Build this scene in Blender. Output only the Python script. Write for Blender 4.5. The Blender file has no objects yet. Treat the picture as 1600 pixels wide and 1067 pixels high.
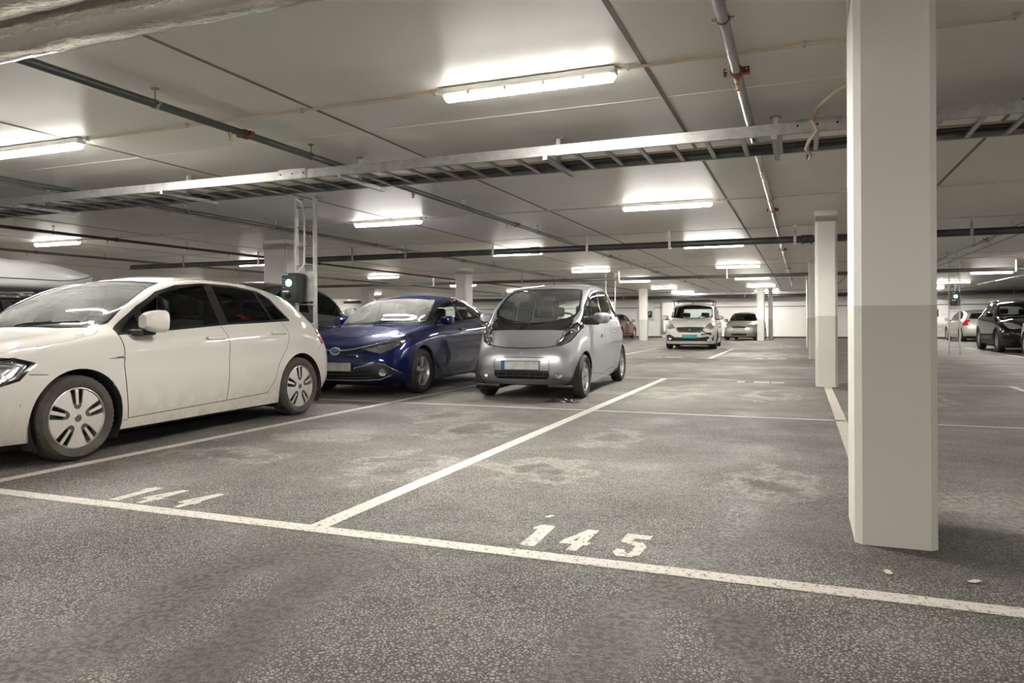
import bpy, bmesh, math, random
import numpy as np
from mathutils import Vector, Matrix
from mathutils.bvhtree import BVHTree
random.seed(7)
C = bpy.context.scene.collection
PI = math.pi
CE = 2.70            # ceiling height
# ------------------------------------------------------------------ materials
def nm(name):
    m = bpy.data.materials.new(name); m.use_nodes = True
    nt = m.node_tree; b = nt.nodes['Principled BSDF']
    return m, nt, b
def N(nt, t, **kw):
    n = nt.nodes.new(t)
    for k, v in kw.items():
        if k.startswith('i_'): n.inputs[k[2:].replace('_', ' ')].default_value = v
        else: setattr(n, k, v)
    return n
def mat(name, col, rough=.5, metal=0., coat=0., spec=.5, bump=0., bscale=40., var=0., vscale=6.):
    m, nt, b = nm(name)
    b.inputs['Base Color'].default_value = (*col, 1); b.inputs['Roughness'].default_value = rough
    b.inputs['Metallic'].default_value = metal; b.inputs['Coat Weight'].default_value = coat
    b.inputs['Coat Roughness'].default_value = .04
    b.inputs['Specular IOR Level'].default_value = spec
    if bump or var:
        tc = N(nt, 'ShaderNodeTexCoord')
        if bump:
            nz = N(nt, 'ShaderNodeTexNoise'); nz.inputs['Scale'].default_value = bscale; nz.inputs['Detail'].default_value = 3
            nt.links.new(tc.outputs['Object'], nz.inputs['Vector'])
            bp = N(nt, 'ShaderNodeBump'); bp.inputs['Strength'].default_value = bump; bp.inputs['Distance'].default_value = .01
            nt.links.new(nz.outputs['Fac'], bp.inputs['Height']); nt.links.new(bp.outputs['Normal'], b.inputs['Normal'])
        if var:
            n2 = N(nt, 'ShaderNodeTexNoise'); n2.inputs['Scale'].default_value = vscale; n2.inputs['Detail'].default_value = 5
            nt.links.new(tc.outputs['Object'], n2.inputs['Vector'])
            r = N(nt, 'ShaderNodeMapRange'); r.inputs['From Min'].default_value = .3; r.inputs['From Max'].default_value = .7
            r.inputs['To Min'].default_value = 1 - var; r.inputs['To Max'].default_value = 1 + var
            nt.links.new(n2.outputs['Fac'], r.inputs['Value'])
            mx = N(nt, 'ShaderNodeVectorMath', operation='SCALE'); mx.inputs[0].default_value = col
            nt.links.new(r.outputs['Result'], mx.inputs['Scale']); nt.links.new(mx.outputs['Vector'], b.inputs['Base Color'])
    return m
def paint(name, col, metal=0., rough=.35, dirt=0.):
    """car paint: clear coat over colour; the sheet's reverse side is dark lining"""
    m, nt, b = nm(name)
    b.inputs['Roughness'].default_value = rough; b.inputs['Metallic'].default_value = metal
    b.inputs['Coat Weight'].default_value = 1.; b.inputs['Coat Roughness'].default_value = .03; b.inputs['Specular IOR Level'].default_value = .0
    g = N(nt, 'ShaderNodeNewGeometry')
    mx = N(nt, 'ShaderNodeMix', data_type='RGBA'); mx.inputs[6].default_value = (*col, 1); mx.inputs[7].default_value = (.03, .03, .03, 1)
    nt.links.new(g.outputs['Backfacing'], mx.inputs[0])
    src = mx.outputs[2]
    if dirt:
        tc = N(nt, 'ShaderNodeTexCoord'); sx = N(nt, 'ShaderNodeSeparateXYZ'); nt.links.new(tc.outputs['Object'], sx.inputs[0])
        nz = N(nt, 'ShaderNodeTexNoise'); nz.inputs['Scale'].default_value = 9; nz.inputs['Detail'].default_value = 8
        nt.links.new(tc.outputs['Object'], nz.inputs['Vector'])
        r = N(nt, 'ShaderNodeMapRange'); r.inputs['From Min'].default_value = .62; r.inputs['From Max'].default_value = .15
        nt.links.new(sx.outputs['Z'], r.inputs['Value'])
        mu = N(nt, 'ShaderNodeMath', operation='MULTIPLY'); nt.links.new(r.outputs['Result'], mu.inputs[0]); nt.links.new(nz.outputs['Fac'], mu.inputs[1])
        mm = N(nt, 'ShaderNodeMath', operation='MULTIPLY'); nt.links.new(mu.outputs[0], mm.inputs[0]); mm.inputs[1].default_value = dirt
        m2 = N(nt, 'ShaderNodeMix', data_type='RGBA'); m2.inputs[7].default_value = (.30, .26, .20, 1)
        nt.links.new(mm.outputs[0], m2.inputs[0]); nt.links.new(src, m2.inputs[6]); src = m2.outputs[2]
        r3 = N(nt, 'ShaderNodeMapRange'); r3.inputs['To Min'].default_value = .03; r3.inputs['To Max'].default_value = .6
        nt.links.new(mm.outputs[0], r3.inputs['Value']); nt.links.new(r3.outputs['Result'], b.inputs['Coat Roughness'])
    nt.links.new(src, b.inputs['Base Color'])
    return m
def glass(name, tint, refl=1.0, dust=0.):
    """thin tinted pane: see-through with a fresnel reflection, optional pale film for dust or for a painted reflection"""
    m, nt, b = nm(name); nt.nodes.remove(b); out = nt.nodes['Material Output']
    tr = N(nt, 'ShaderNodeBsdfTransparent'); tr.inputs[0].default_value = (*tint, 1)
    gl = N(nt, 'ShaderNodeBsdfGlossy'); gl.inputs['Roughness'].default_value = .015 if not dust else .04
    fr = N(nt, 'ShaderNodeFresnel'); fr.inputs['IOR'].default_value = 1.5
    g = N(nt, 'ShaderNodeNewGeometry')
    # both faces of the thin pane reflect alike
    io = N(nt, 'ShaderNodeMapRange'); io.inputs['To Min'].default_value = 1.5; io.inputs['To Max'].default_value = 1 / 1.5
    nt.links.new(g.outputs['Backfacing'], io.inputs['Value'])
    fr.inputs['IOR'].default_value = 1.5
    fm = N(nt, 'ShaderNodeMath', operation='MULTIPLY'); fm.inputs[1].default_value = refl; fm.use_clamp = True
    ff = N(nt, 'ShaderNodeLayerWeight'); ff.inputs['Blend'].default_value = .28
    nt.links.new(ff.outputs['Fresnel'], fm.inputs[0])
    mx = N(nt, 'ShaderNodeMixShader'); nt.links.new(fm.outputs[0], mx.inputs[0]); nt.links.new(tr.outputs[0], mx.inputs[1]); nt.links.new(gl.outputs[0], mx.inputs[2])
    last = mx
    if dust:
        df = N(nt, 'ShaderNodeBsdfDiffuse'); df.inputs[0].default_value = (.62, .62, .60, 1)
        tc = N(nt, 'ShaderNodeTexCoord'); nz = N(nt, 'ShaderNodeTexNoise'); nz.inputs['Scale'].default_value = 2.2; nz.inputs['Detail'].default_value = 6
        mp = N(nt, 'ShaderNodeMapping'); mp.inputs['Scale'].default_value = (1, 1, 3.5)
        nt.links.new(tc.outputs['Object'], mp.inputs[0]); nt.links.new(mp.outputs[0], nz.inputs['Vector'])
        r = N(nt, 'ShaderNodeMapRange'); r.inputs['From Min'].default_value = .35; r.inputs['From Max'].default_value = .75
        r.inputs['To Min'].default_value = dust * .5; r.inputs['To Max'].default_value = dust * 1.3
        nt.links.new(nz.outputs['Fac'], r.inputs['Value'])
        m2 = N(nt, 'ShaderNodeMixShader'); nt.links.new(r.outputs['Result'], m2.inputs[0]); nt.links.new(mx.outputs[0], m2.inputs[1]); nt.links.new(df.outputs[0], m2.inputs[2]); last = m2
    nt.links.new(last.outputs[0], out.inputs[0])
    return m
def emit(name, col, s):
    m, nt, b = nm(name)
    b.inputs['Base Color'].default_value = (*col, 1); b.inputs['Emission Color'].default_value = (*col, 1); b.inputs['Emission Strength'].default_value = s
    return m
M = {}
M['galv'] = mat('galvanised_steel', (.42, .42, .405), .42, .75, bump=.15, bscale=60, var=.18, vscale=14)
M['steel'] = mat('bright_steel', (.36, .36, .35), .26, .95, var=.1)
M['greypipe'] = mat('grey_painted_pipe', (.06, .064, .058), .42, .0, var=.1)
M['darkpipe'] = mat('dark_cast_iron', (.05, .052, .05), .35, .2, bump=.2, bscale=12, var=.35, vscale=3)
M['red'] = mat('red_coupling_paint', (.20, .03, .02), .5)
M['brass'] = mat('sprinkler_brass', (.45, .33, .16), .35, .9)
M['white_plastic'] = mat('white_lamp_plastic', (.78, .77, .74), .45)
M['conduit'] = mat('beige_conduit', (.55, .47, .36), .5, var=.06)
def lampmat():
    # the strip behind the diffuser shines mostly downwards, so the flanks are dimmer
    m = emit('lit_lamp_diffuser', (1.0, .965, .90), 1.); nt = m.node_tree; b = nt.nodes['Principled BSDF']
    g = N(nt, 'ShaderNodeNewGeometry'); s = N(nt, 'ShaderNodeSeparateXYZ'); nt.links.new(g.outputs['True Normal'], s.inputs[0])
    r = N(nt, 'ShaderNodeMapRange'); r.inputs['From Min'].default_value = -.86; r.inputs['From Max'].default_value = -1.; r.inputs['To Min'].default_value = 14.; r.inputs['To Max'].default_value = 640.
    nt.links.new(s.outputs['Z'], r.inputs['Value']); nt.links.new(r.outputs['Result'], b.inputs['Emission Strength']); return m
M['lamp'] = lampmat()
M['black'] = mat('black_plastic', (.018, .018, .018), .45)
M['gloss_black'] = mat('gloss_black', (.01, .01, .011), .12, coat=.6)
M['rubber'] = mat('tyre_rubber', (.026, .025, .023), .8, bump=.3, bscale=90, var=.25, vscale=7)
M['dirty_rubber'] = mat('dusty_tyre_rubber', (.055, .048, .040), .85, bump=.3, bscale=90, var=.4, vscale=7)
M['well'] = mat('wheel_well_liner', (.02, .018, .016), .9)
M['chrome'] = mat('chrome', (.8, .8, .8), .12, 1.)
M['alloy'] = mat('silver_alloy', (.52, .51, .49), .35, .85)
M['alloy_flat'] = mat('flat_silver_alloy', (.62, .59, .54), .42, .55, var=.06)
M['alloy_dark'] = mat('dark_alloy', (.10, .10, .10), .45, .5)
M['lens'] = glass('clear_lamp_lens', (.92, .93, .94), 1.2)
M['lampbowl'] = mat('lamp_reflector', (.62, .62, .62), .25, .9, bump=.5, bscale=30)
M['amber'] = mat('amber_reflector', (.5, .16, .03), .3)
M['redlens'] = mat('red_lamp_lens', (.42, .012, .015), .15, coat=1.)
M['seat'] = mat('dark_seat_cloth', (.05, .05, .052), .9, bump=.2)
M['seat_grey'] = mat('grey_seat_cloth', (.20, .20, .20), .9, bump=.2)
M['dash'] = mat('dashboard_plastic', (.035, .035, .036), .6)
M['glass'] = glass('window_glass', (.74, .80, .77))
M['glass_dark'] = glass('tinted_rear_glass', (.30, .34, .33))
M['glass_painted_reflection'] = glass('painted_reflection_windscreen_glass', (.78, .83, .80), 1.1, .075)  # pale film paints a reflection onto the silver car's windscreen
M['glass_dusty'] = glass('dusty_windscreen_glass', (.70, .74, .72), 1.15, .16)
M['plate'] = mat('number_plate_grey', (.42, .42, .41), .5, var=.22, vscale=9)
M['plate_blue'] = mat('plate_blue_band', (.02, .09, .38), .4)
M['teal'] = mat('teal_plate', (.03, .30, .28), .4)
M['seam'] = mat('panel_gap', (.012, .012, .012), .9)
M['lining'] = mat('cabin_lining', (.12, .12, .115), .9)
def add(o, label=None, cat=None, group=None, kind=None):
    if label: o['label'] = label
    if cat: o['category'] = cat
    if group: o['group'] = group
    if kind: o['kind'] = kind
    return o
# ------------------------------------------------------------------ mesh builder
class MB:
    def __init__(s): s.v = []; s.f = []; s.m = []; s.mats = []; s.sm = []
    def mi(s, m):
        if m not in s.mats: s.mats.append(m)
        return s.mats.index(m)
    def put(s, vs, fs, m, smooth=False):
        o = len(s.v); s.v += [tuple(map(float, p)) for p in vs]; k = s.mi(m)
        for f in fs: s.f.append([o + i for i in f]); s.m.append(k); s.sm.append(smooth)
        return s
    def box(s, a, b, m, mx=None, bev=0.):
        (x0, y0, z0), (x1, y1, z1) = a, b
        if bev:
            return s.rbox(a, b, m, bev, mx)
        vs = [(x0, y0, z0), (x1, y0, z0), (x1, y1, z0), (x0, y1, z0), (x0, y0, z1), (x1, y0, z1), (x1, y1, z1), (x0, y1, z1)]
        if mx is not None: vs = [mx @ Vector(p) for p in vs]
        return s.put(vs, [(0, 3, 2, 1), (4, 5, 6, 7), (0, 1, 5, 4), (1, 2, 6, 5), (2, 3, 7, 6), (3, 0, 4, 7)], m)
    def rbox(s, a, b, m, r, mx=None, seg=2):
        bm = bmesh.new(); bmesh.ops.create_cube(bm, size=1)
        c = [(a[i] + b[i]) / 2 for i in range(3)]; d = [abs(b[i] - a[i]) for i in range(3)]
        for v in bm.verts: v.co = Vector((c[0] + v.co.x * d[0], c[1] + v.co.y * d[1], c[2] + v.co.z * d[2]))
        bmesh.ops.bevel(bm, geom=bm.edges[:], offset=min(r, min(d) * .49), segments=seg, affect='EDGES', profile=.5)
        bm.verts.index_update()
        vs = [mx @ v.co if mx is not None else v.co.copy() for v in bm.verts]
        s.put(vs, [[v.index for v in f.verts] for f in bm.faces], m, True); bm.free(); return s
    def tube(s, pts, r, m, n=10, caps=True):
        pts = [Vector(p) for p in pts]; rr = r if isinstance(r, (list, tuple)) else [r] * len(pts)
        vs = []; up = None
        for i, p in enumerate(pts):
            t = (pts[min(i + 1, len(pts) - 1)] - pts[max(i - 1, 0)]).normalized()
            if up is None:
                a = Vector((0, 0, 1)) if abs(t.z) < .9 else Vector((1, 0, 0)); up = t.cross(a).normalized()
            else: up = (up - t * up.dot(t)).normalized()
            w = t.cross(up)
            for k in range(n):
                an = 2 * PI * k / n; vs.append(p + (up * math.cos(an) + w * math.sin(an)) * rr[i])
        fs = [(i * n + k, i * n + (k + 1) % n, (i + 1) * n + (k + 1) % n, (i + 1) * n + k) for i in range(len(pts) - 1) for k in range(n)]
        s.put(vs, fs, m, True)
        if caps:
            s.put([vs[k] for k in range(n)], [tuple(range(n))[::-1]], m); s.put([vs[-n + k] for k in range(n)], [tuple(range(n))], m)
        return s
    def lathe(s, prof, m, n=32, axis='x', mx=None, mats=None):
        """prof: (radius, along). revolve about local x"""
        vs = []; fs = []
        for (r, a) in prof:
            for k in range(n):
                t = 2 * PI * k / n; p = Vector((a, r * math.cos(t), r * math.sin(t)))
                if axis == 'z': p = Vector((r * math.cos(t), r * math.sin(t), a))
                if axis == 'y': p = Vector((r * math.sin(t), a, r * math.cos(t)))
                vs.append(mx @ p if mx is not None else p)
        for i in range(len(prof) - 1):
            for k in range(n): fs.append((i * n + k, (i + 1) * n + k, (i + 1) * n + (k + 1) % n, i * n + (k + 1) % n))
        return s.put(vs, fs, m, True)
    def prism(s, poly, a, b, m, axis='x', mx=None):
        """extrude a 2D polygon between a and b along axis; poly in the two other axes"""
        def P(u, w, t):
            p = {'x': (t, u, w), 'y': (u, t, w), 'z': (u, w, t)}[axis]; p = Vector(p); return mx @ p if mx is not None else p
        n = len(poly); vs = [P(*q, a) for q in poly] + [P(*q, b) for q in poly]
        fs = [tuple(range(n))[::-1], tuple(range(n, 2 * n))] + [(i, (i + 1) % n, n + (i + 1) % n, n + i) for i in range(n)]
        return s.put(vs, fs, m)
    def build(s, name, parent=None, loc=None, smooth_angle=None):
        me = bpy.data.meshes.new(name); me.from_pydata(s.v, [], s.f)
        for m in s.mats: me.materials.append(m)
        me.polygons.foreach_set('material_index', s.m); me.polygons.foreach_set('use_smooth', s.sm)
        bm = bmesh.new(); bm.from_mesh(me); bmesh.ops.recalc_face_normals(bm, faces=bm.faces); bm.to_mesh(me); bm.free()
        me.update(); o = bpy.data.objects.new(name, me); C.objects.link(o)
        if parent: o.parent = parent
        if loc: o.location = loc
        if any(s.sm):
            try: me.set_sharp_from_angle(angle=math.radians(40))
            except Exception: pass
        return o
def empty(name, loc=(0, 0, 0), rz=0., **kw):
    o = bpy.data.objects.new(name, None); C.objects.link(o); o.location = loc; o.rotation_euler = (0, 0, rz); o.empty_display_size = .2
    add(o, **kw); return o
def dup(root, loc=None, rz=None, **kw):
    r = root.copy(); C.objects.link(r)
    if loc is not None: r.location = loc
    if rz is not None: r.rotation_euler = (0, 0, rz)
    add(r, **kw)
    def rec(a, b):
        for ch in list(a.children):
            c = ch.copy(); C.objects.link(c); c.parent = b; rec(ch, c)
    rec(root, r); return r
# ------------------------------------------------------------------ shell of the garage
def wall_mat(name, hi, lo=None, zsplit=1.15, block=False):
    m, nt, b = nm(name); b.inputs['Roughness'].default_value = .6
    tc = N(nt, 'ShaderNodeNewGeometry'); nz = N(nt, 'ShaderNodeTexNoise'); nz.inputs['Scale'].default_value = 1.6; nz.inputs['Detail'].default_value = 5
    nt.links.new(tc.outputs['Position'], nz.inputs['Vector'])
    r = N(nt, 'ShaderNodeMapRange'); r.inputs['To Min'].default_value = .93; r.inputs['To Max'].default_value = 1.06
    nt.links.new(nz.outputs['Fac'], r.inputs['Value'])
    sx = N(nt, 'ShaderNodeSeparateXYZ'); nt.links.new(tc.outputs['Position'], sx.inputs[0])
    mx = N(nt, 'ShaderNodeMix', data_type='RGBA'); mx.inputs[6].default_value = (*(lo or hi), 1); mx.inputs[7].default_value = (*hi, 1)
    gt = N(nt, 'ShaderNodeMath', operation='GREATER_THAN'); gt.inputs[1].default_value = zsplit
    nt.links.new(sx.outputs['Z'], gt.inputs[0]); nt.links.new(gt.outputs[0], mx.inputs[0])
    sc = N(nt, 'ShaderNodeVectorMath', operation='SCALE'); nt.links.new(mx.outputs[2], sc.inputs[0]); nt.links.new(r.outputs['Result'], sc.inputs['Scale'])
    # small pits in the plaster
    v = N(nt, 'ShaderNodeTexVoronoi'); v.inputs['Scale'].default_value = 3.2; nt.links.new(tc.outputs['Position'], v.inputs['Vector'])
    pit = N(nt, 'ShaderNodeMapRange'); pit.inputs['From Min'].default_value = .018; pit.inputs['From Max'].default_value = .03; pit.inputs['To Min'].default_value = .45
    nt.links.new(v.outputs['Distance'], pit.inputs['Value'])
    s2 = N(nt, 'ShaderNodeVectorMath', operation='SCALE'); nt.links.new(sc.outputs[0], s2.inputs[0]); nt.links.new(pit.outputs['Result'], s2.inputs['Scale'])
    nt.links.new(s2.outputs[0], b.inputs['Base Color'])
    n3 = N(nt, 'ShaderNodeTexNoise'); n3.inputs['Scale'].default_value = 35; n3.inputs['Detail'].default_value = 4; nt.links.new(tc.outputs['Position'], n3.inputs['Vector'])
    bp = N(nt, 'ShaderNodeBump'); bp.inputs['Strength'].default_value = .25; bp.inputs['Distance'].default_value = .004
    nt.links.new(n3.outputs['Fac'], bp.inputs['Height'])
    if block:
        bk = N(nt, 'ShaderNodeTexBrick'); bk.inputs['Scale'].default_value = 1; bk.inputs['Brick Width'].default_value = .5; bk.inputs['Row Height'].default_value = .2
        bk.inputs['Mortar Size'].default_value = .008; bk.inputs['Color1'].default_value = (1, 1, 1, 1); bk.inputs['Color2'].default_value = (1, 1, 1, 1); bk.inputs['Mortar'].default_value = (0, 0, 0, 1)
        cx = N(nt, 'ShaderNodeCombineXYZ'); nt.links.new(sx.outputs['X'], cx.inputs[0]); nt.links.new(sx.outputs['Z'], cx.inputs[1]); nt.links.new(cx.outputs[0], bk.inputs['Vector'])
        b2 = N(nt, 'ShaderNodeBump'); b2.inputs['Strength'].default_value = .6; b2.inputs['Distance'].default_value = .01
        nt.links.new(bk.outputs['Color'], b2.inputs['Height']); nt.links.new(bp.outputs['Normal'], b2.inputs['Normal']); nt.links.new(b2.outputs['Normal'], b.inputs['Normal'])
    else: nt.links.new(bp.outputs['Normal'], b.inputs['Normal'])
    return m
M['ceiling'] = mat('painted_concrete_ceiling', (.84, .815, .775), .42, bump=.25, bscale=3, var=.035, vscale=.7)
M['wall'] = wall_mat('white_block_wall', (.74, .73, .70), block=True)
M['column'] = wall_mat('two_tone_column_paint', (.72, .70, .665), (.50, .495, .44), 1.085)
M['joint'] = mat('ceiling_joint_shadow', (.20, .185, .16), .8)
M['joint_white'] = mat('ceiling_sealant', (.80, .78, .74), .6)

def asphalt():
    m, nt, b = nm('worn_asphalt'); L = nt.links.new
    g = N(nt, 'ShaderNodeNewGeometry'); pos = g.outputs['Position']
    def noise(sc, det=4, ro=.55, src=None):
        n = N(nt, 'ShaderNodeTexNoise'); n.inputs['Scale'].default_value = sc; n.inputs['Detail'].default_value = det; n.inputs['Roughness'].default_value = ro
        L(src or pos, n.inputs['Vector']); return n.outputs['Fac']
    def rng(s, a, b_, c=0., d=1.):
        r = N(nt, 'ShaderNodeMapRange'); r.inputs['From Min'].default_value = a; r.inputs['From Max'].default_value = b_
        r.inputs['To Min'].default_value = c; r.inputs['To Max'].default_value = d; L(s, r.inputs['Value']); return r.outputs['Result']
    def mth(op, a, b_=None):
        n = N(nt, 'ShaderNodeMath', operation=op)
        for i, q in enumerate((a, b_)):
            if q is None: continue
            if isinstance(q, (int, float)): n.inputs[i].default_value = q
            else: L(q, n.inputs[i])
        return n.outputs[0]
    def mixc(f, a, b_):
        n = N(nt, 'ShaderNodeMix', data_type='RGBA')
        if isinstance(f, float): n.inputs[0].default_value = f
        else: L(f, n.inputs[0])
        for i, q in ((6, a), (7, b_)):
            if isinstance(q, tuple): n.inputs[i].default_value = (*q, 1)
            else: L(q, n.inputs[i])
        return n.outputs[2]
    # aggregate: light worn stones in a dark binder
    v = N(nt, 'ShaderNodeTexVoronoi'); v.feature = 'F1'; v.inputs['Scale'].default_value = 72; L(pos, v.inputs['Vector'])
    ve = N(nt, 'ShaderNodeTexVoronoi'); ve.feature = 'DISTANCE_TO_EDGE'; ve.inputs['Scale'].default_value = 72; L(pos, ve.inputs['Vector'])
    stone = rng(mth('ADD', ve.outputs['Distance'], mth('MULTIPLY', mth('SUBTRACT', noise(150, 3, .6), .5), .30)), .08, .20)
    v2 = N(nt, 'ShaderNodeTexVoronoi'); v2.inputs['Scale'].default_value = 190; L(pos, v2.inputs['Vector'])
    stone2 = rng(v2.outputs['Distance'], .7, .25)
    sep = N(nt, 'ShaderNodeSeparateColor'); L(v.outputs['Color'], sep.inputs[0])
    pick = rng(sep.outputs[0], .0, .45, .45, 1.)
    binder = (.028, .025, .021); worn = (.315, .293, .257)
    fill = mth('MULTIPLY', stone2, .22)
    s = mth('MAXIMUM', mth('MULTIPLY', stone, pick), fill)
    big = noise(.55, 3); mid = noise(3.2, 5)
    wear = rng(mth('ADD', mth('MULTIPLY', big, .6), mth('MULTIPLY', mid, .4)), .35, .65, .60, 1.15)
    amt = mth('MULTIPLY', s, wear)
    col = mixc(amt, binder, worn)
    # pale dust
    sx = N(nt, 'ShaderNodeSeparateXYZ'); L(pos, sx.inputs[0]); X, Y = sx.outputs['X'], sx.outputs['Y']
    def spot(cx, cy, rx, ry, hole=0.):
        dx = mth('DIVIDE', mth('SUBTRACT', X, cx), rx); dy = mth('DIVIDE', mth('SUBTRACT', Y, cy), ry)
        d = mth('SQRT', mth('ADD', mth('MULTIPLY', dx, dx), mth('MULTIPLY', dy, dy)))
        d = mth('ADD', d, mth('MULTIPLY', mth('SUBTRACT', mid, .5), 2.8))
        o = rng(d, 1.0, .75)
        return mth('MULTIPLY', o, rng(d, hole, hole + .25)) if hole else o
    dust = None
    for q in [(-4.2, 4.5, .6, .35, .25), (-2.62, 4.6, .50, .55, .30), (-1.66, 4.75, .45, .40, .3), (-2.9, 6.4, .5, .6, .3), (-4.0, 5.6, .5, .5, 0), (-1.7, 10.6, .4, .9, .35), (-1.55, 6.3, .3, .5, .3),
              (-.35, 10.7, .4, .9, .35), (-.15, 4.85, .35, .5, .30), (.95, 4.6, .6, .5, 0), (-3.6, 7.2, .5, .6, .3), (1.4, 10.6, .4, .9, .35), (-1.6, 23, .6, 1.5, .3), (-.4, 22.6, .5, 1.2, .3)]:
        sp = spot(*q); dust = sp if dust is None else mth('MAXIMUM', dust, sp)
    dn = rng(noise(26, 6, .7), .38, .66)
    dust = mth('MULTIPLY', mth('MULTIPLY', dust, dn), .45)
    dust2 = mth('MULTIPLY', rng(noise(1.1, 6, .62), .52, .75), mth('MULTIPLY', dn, .35))
    dd = mth('MAXIMUM', dust, dust2)
    # stall area (behind the front line) is finer and greyer than the lane
    stall = rng(Y, 3.0, 9.0)
    col = mixc(mth('MULTIPLY', stall, .50), col, (.18, .167, .147))
    col = mixc(dd, col, (.55, .52, .47))
    # oil / damp patches within the dusty rings
    wet = None
    for q in [(-2.56, 4.27, .20, .13, 0), (-2.68, 4.85, .22, .16, 0), (-1.66, 4.80, .22, .18, 0), (-1.72, 4.5, .13, .12, 0), (-.13, 4.82, .16, .22, 0), (-4.3, 4.30, .22, .12, 0), (-3.95, 4.42, .14, .08, 0), (-2.85, 6.3, .25, .3, 0)]:
        sp = spot(*q); wet = sp if wet is None else mth('MAXIMUM', wet, sp)
    # dark wheel tracks swinging out of the stalls into the lane
    def track(x0, y0, x1, y1, w):
        dx, dy = x1 - x0, y1 - y0; l = math.hypot(dx, dy); nx, ny = dy / l, -dx / l
        d = mth('ADD', mth('ADD', mth('MULTIPLY', X, nx), mth('MULTIPLY', Y, ny)), -(nx * x0 + ny * y0))
        d = mth('ADD', mth('ABSOLUTE', d), mth('MULTIPLY', mth('SUBTRACT', mid, .5), .25))
        t = mth('DIVIDE', mth('ADD', mth('ADD', mth('MULTIPLY', X, dx / l), mth('MULTIPLY', Y, dy / l)), -(dx * x0 + dy * y0) / l), l)
        w *= 1.45
        return mth('MULTIPLY', rng(d, w, w * .3), mth('MULTIPLY', rng(t, -.06, .06), rng(t, 1.06, .94)))
    tr = None
    for q in TRACKS:
        sp = track(*q); tr = sp if tr is None else mth('MAXIMUM', tr, sp)
    col = mixc(mth('MULTIPLY', wet, .38), col, (.05, .045, .038))
    col = mixc(mth('MULTIPLY', tr, .9), col, (.055, .048, .038))
    # fresh bitumen skirt around the near column's foot
    def skirt(cx, cy, rx, ry):
        dx = mth('DIVIDE', mth('SUBTRACT', X, cx), rx); dy = mth('DIVIDE', mth('SUBTRACT', Y, cy), ry)
        d = mth('SQRT', mth('ADD', mth('MULTIPLY', dx, dx), mth('MULTIPLY', dy, dy))); return rng(mth('ADD', d, mth('MULTIPLY', mid, .5)), 1.45, .95)
    col = mixc(mth('MULTIPLY', skirt(.39, 3.95, .62, .72), .6), col, mixc(amt, (.028, .024, .02), (.12, .105, .085)))
    L(col, b.inputs['Base Color'])
    ro = rng(noise(1.4, 4), .3, .7, .48, .85)
    glint = mth('MULTIPLY', tr, rng(noise(38, 3), .42, .55))
    ro = mth('SUBTRACT', ro, mth('MULTIPLY', glint, .30))
    L(ro, b.inputs['Roughness']); b.inputs['Specular IOR Level'].default_value = .5
    hgt = mth('ADD', mth('MULTIPLY', stone, 1.), mth('MULTIPLY', stone2, .4))
    bp = N(nt, 'ShaderNodeBump'); bp.inputs['Strength'].default_value = 1.; bp.inputs['Distance'].default_value = .005; L(hgt, bp.inputs['Height']); L(bp.outputs['Normal'], b.inputs['Normal'])
    return m
TRACKS = [(-1.93, 2.88, -2.236, 2.40, .13), (-2.236, 2.40, -2.12, 1.77, .15), (-2.12, 1.77, -2.11, 1.0, .17), (-1.82, 2.82, -1.758, 2.21, .13), (-1.758, 2.21, -1.58, 1.2, .15), (-.30, 4.3, -.41, 2.97, .10), (-.41, 2.97, -.54, 2.6, .12), (-.54, 2.6, -.70, 1.4, .13), (-.277, 2.7, .05, 1.8, .09)]
def line_paint():
    m, nt, b = nm('worn_road_paint'); L = nt.links.new
    g = N(nt, 'ShaderNodeNewGeometry'); pos = g.outputs['Position']
    v = N(nt, 'ShaderNodeTexVoronoi'); v.inputs['Scale'].default_value = 88; L(pos, v.inputs['Vector'])
    n = N(nt, 'ShaderNodeTexNoise'); n.inputs['Scale'].default_value = 30; n.inputs['Detail'].default_value = 6; n.inputs['Roughness'].default_value = .7; L(pos, n.inputs['Vector'])
    a = N(nt, 'ShaderNodeMath', operation='MULTIPLY_ADD'); a.inputs[1].default_value = .55; L(v.outputs['Distance'], a.inputs[0]); L(n.outputs['Fac'], a.inputs[2])
    r = N(nt, 'ShaderNodeMapRange'); r.inputs['From Min'].default_value = .86; r.inputs['From Max'].default_value = 1.02; L(a.outputs[0], r.inputs['Value'])
    mx = N(nt, 'ShaderNodeMix', data_type='RGBA'); mx.inputs[6].default_value = (.47, .445, .39, 1); mx.inputs[7].default_value = (.13, .11, .09, 1)
    L(r.outputs['Result'], mx.inputs[0]); L(mx.outputs[2], b.inputs['Base Color']); b.inputs['Roughness'].default_value = .7
    bp = N(nt, 'ShaderNodeBump'); bp.inputs['Strength'].default_value = .6; bp.inputs['Distance'].default_value = .003; L(v.outputs['Distance'], bp.inputs['Height']); bp.invert = True; L(bp.outputs['Normal'], b.inputs['Normal'])
    return m
M['asphalt'] = asphalt(); M['line'] = line_paint()
X0, X1, Y0, Y1 = -46., 22., -9., 45.
def struct(name, mb, label=None):
    o = mb.build(name); o['kind'] = 'structure'
    if label: o['label'] = label
    return o
struct('floor', MB().box((X0, Y0, -.2), (X1, Y1, 0), M['asphalt']))
struct('ceiling', MB().box((X0, Y0, CE), (X1, Y1, CE + .25), M['ceiling']))
struct('wall_back', MB().box((X0, Y1, 0), (X1, Y1 + .2, CE), M['wall']))
struct('wall_front', MB().box((X0, Y0 - .2, 0), (X1, Y0, CE), M['wall']))
struct('wall_left', MB().box((X0 - .2, Y0, 0), (X0, Y1, CE), M['wall']))
struct('wall_right', MB().box((X1, Y0, 0), (X1 + .2, Y1, CE), M['wall']))
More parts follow.
